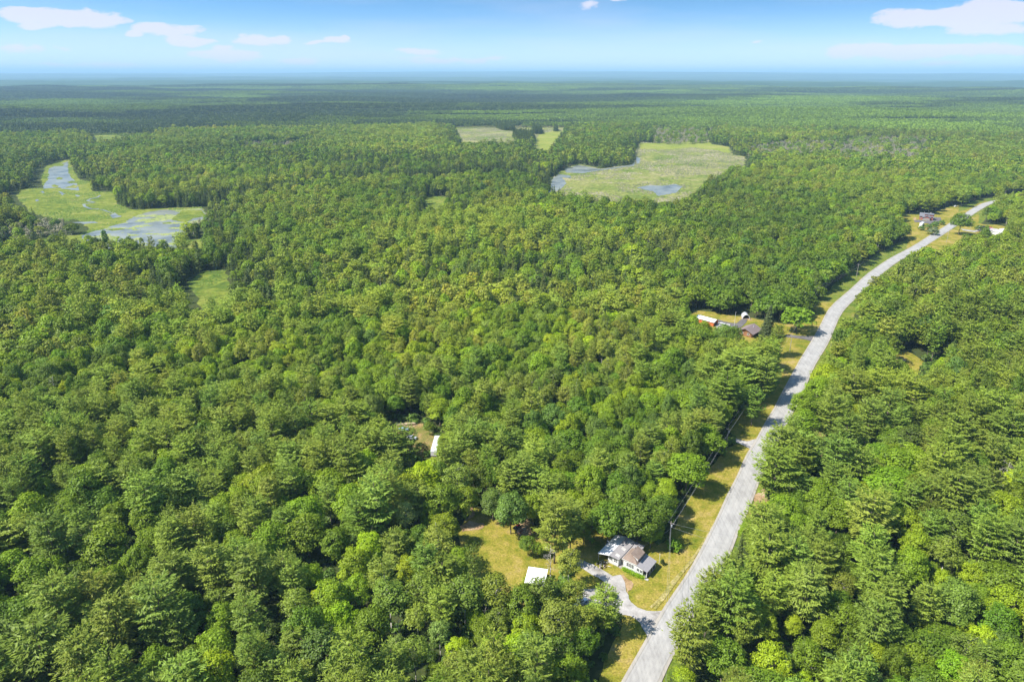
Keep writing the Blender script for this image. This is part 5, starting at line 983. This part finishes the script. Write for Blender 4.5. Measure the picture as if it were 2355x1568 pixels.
MB().box(-3.62,3.62,-9.06,-9.005,0,.7).box(-3.2,3.2,-9.05,-9.004,.7,2.6).build('garage_door',B_GREY,H3)
window(H3,(2,-4.2,5.2),'y-',1.4,.8,2,1); window(H3,(-5.4,-4.3,2),'y-',1.0,1.1,2,1); MB().box(3.2,3.9,1,1.7,5.2,7.6).build('chimney',B_CONC,H3)
MB().box(6.45,9.0,-3,3,.9,1.1).build('deck',B_GREY,H3)
trailer(433.4,717.0,math.atan2(10.6,9.8),9.0,2.6,3.0,C_WHITE,'white camper trailer in front of the far red house',z=.2)
car(427.2,709.0,math.atan2(10,9),C_WHITE,'white car at the road end of the white camper trailer',z=.2)
H4=empty('white_house',(488.5,676.5,.1),R(38)); tag(H4,'far low white house with pale and grey roofs right of the road','house')
MB().prism([(-3.8,0),(3.8,0),(3.8,2.8),(0,4.2),(-3.8,2.8)],-9.0,9.0,'x').build('wall',B_WHITE,H4)
slabroof(H4,[(-9.5,-4.3,2.75),(9.5,-4.3,2.75),(9.5,0,4.35),(-9.5,0,4.35)],B_WROOF,.14); slabroof(H4,[(-9.5,.003,4.35),(9.5,.003,4.35),(9.5,4.3,2.75),(-9.5,4.3,2.75)],B_SROOF,.14)
MB().prism([(-3,0),(3,0),(3,2.8),(0,4.4),(-3,2.8)],3.83,10.5).build('wing_wall',B_WHITE,H4)
slabroof(H4,[(-3.5,1.5,2.85),(0,1.5,4.6),(0,10.9,4.6),(-3.5,10.9,2.85)],B_GROOF,.14,'wing_roof'); slabroof(H4,[(.003,1.5,4.6),(3.5,1.5,2.85),(3.5,10.9,2.85),(.003,10.9,4.6)],B_GROOF,.14,'wing_roof')
MB().slab([(-9.2,-6.6,2.5),(-1,-6.6,2.5),(-1,-4.32,2.7),(-9.2,-4.32,2.7)],.1).build('porch_roof',B_GROOF,H4)
for k in (-6,-2,2.5,6.5): window(H4,(k,-3.8,1.6),'y-',1.3,1.0,2,1)
door(H4,(.4,-3.8,.05),'y-',.9,2,B_GREY)
car(496.5,702.0,R(-60),C_RED,'red car parked by the far white house',z=.2)
car(492.2,705.0,R(-60),C_DARK,'black car in tree shade next to the far red car',z=.2,van=True,Hc=1.8)
car(488.4,707.6,R(-55),C_WHITE,'small white car left of the black car by the far house',z=.2)
car(464.7,646.7,R(10),C_TEAL,'teal car between trees in front of the far white house',z=.2)
trailer(SPOTS[0][0],SPOTS[0][1],R(-20),8.5,2.5,3.0,C_WHITE,'pale camper trailer among trees behind the far red house',z=.1)
car(SPOTS[1][0],SPOTS[1][1],R(20),C_WHITE,'white car under trees near the far road bend',z=.1)
def bigtree(x,y,k,v,Rr_,H_,tint,label,name):
    p=PR[pkey(k,'near',v)]; t=empty(name,(x,y,-.1),.6*v); t.scale=(Rr_/p['R'],Rr_/p['R'],H_/p['H']); c=obj('crown',p['crown'],t); c['tint']=tint; obj('trunk',p['trunk'],t); tag(t,label,'tree'); return t
bigtree(444.5,671.5,'M',2,9.2,23,(.11,.205,.012),'large lone maple standing at the far roadside, hiding the road','maple_tree')

bigtree(155,388,'S',0,4.6,21,(.085,.12,.05),'tall pointed spruce beside the mauve-roofed cabin','spruce_tree')
# --- utility poles and lines ---
tops=[]
PL=['utility pole on the lawn between farmhouse and road','utility pole at the dark wood edge above the farmhouse lawn','utility pole in the cabin lawn beside the asphalt drive','utility pole on the right roadside opposite the cabin drive','pale utility pole at the wood edge above the cabin lawn','utility pole left of the road before the far houses','utility pole right of the far road in weeds','utility pole on the far lawn behind the lone maple','utility pole in brush left of the road above the lone half-bare pine']
for k,((x,y),h) in enumerate(POLES):
    t=empty('utility_pole',(x,y,0),R(-33)); tag(t,PL[k],'utility pole','utility poles along the road')
    MB().tube((0,0,0),(0,0,h),.17,.12,8).build('pole',W_POLE,t)
    MB().box(-1.1,1.1,-.06,.06,h-.75,h-.62).build('crossarm',W_POLE,t)
    if k in (0,1): MB().tube((.32,0,h-2.2),(.32,0,h-1.3),.22,.22,10).build('transformer',C_SILV,t)
    for sx in (-.95,.95): MB().tube((sx,0,h-.62),(sx,0,h-.45),.05,.04,6).build('insulator',B_TRIM,t)
    tops.append((x,y,h))
def wire(a,b,r=.022,label='',sag=.9):
    m=MB(); pr=None; n=8
    for k in range(n+1):
        t=k/n; p=Vector(a).lerp(Vector(b),t)-Vector((0,0,sag*4*t*(1-t)))
        if pr is not None: m.tube(pr,p,r,r,4)
        pr=p
    o=m.build('overhead_wire',W_WIRE); tag(o,label,'wire','overhead wires'); return o
def lines(i,j,txt):
    a,b=tops[i],tops[j]
    for n_,(sx,dz) in enumerate(((-.9,-.45),(.9,-.45),(0,-2.4))):
        ox=(math.cos(R(-33))*sx,math.sin(R(-33))*sx)
        wire((a[0]+ox[0],a[1]+ox[1],a[2]+dz),(b[0]+ox[0],b[1]+ox[1],b[2]+dz),label=('left','right','lower')[n_]+' overhead wire '+txt)
lines(0,1,'from farmhouse pole to wood edge pole'); lines(1,8,'from wood edge pole up past the half-bare pine'); lines(8,4,'passing the cabin lawn'); lines(4,5,'running to the far houses'); lines(5,6,'crossing the far road')
wire((tops[0][0],tops[0][1],10.4),(31.0,96,9.0),.025,'overhead wire running down the road to the bottom edge',1.2)
wire((tops[0][0],tops[0][1],8.6),(29.5,96,7.6),.025,'lower overhead wire running down the road to the bottom edge',1.4)
wire((tops[0][0],tops[0][1],10.2),(84,183,8.5),.025,'upper wire crossing the road from the farmhouse pole',.7)
wire((tops[0][0],tops[0][1],8.8),(80,179,7.2),.025,'lower wire crossing the road from the farmhouse pole',.7)
wire((tops[0][0],tops[0][1],8.2),(*hl(6.5,9.6),3.1),.025,'service wire dropping from pole to farmhouse roof',.8)


# ---------------- haze ----------------
mb=MB().box(-64000,64000,-64000,64000,float(GZ.min())-1.5,330)
m,t,o=newmat('haze'); v=t.nodes.new('ShaderNodeVolumePrincipled'); v.inputs['Color'].default_value=(.46,.72,1,1); v.inputs['Density'].default_value=HAZE_DENSITY; v.inputs['Anisotropy'].default_value=0.0
t.links.new(v.outputs[0],o.inputs['Volume']); hz=mb.build('haze',m); tag(hz,'thin blue haze over the far forest','haze',None,'stuff')
print('done')
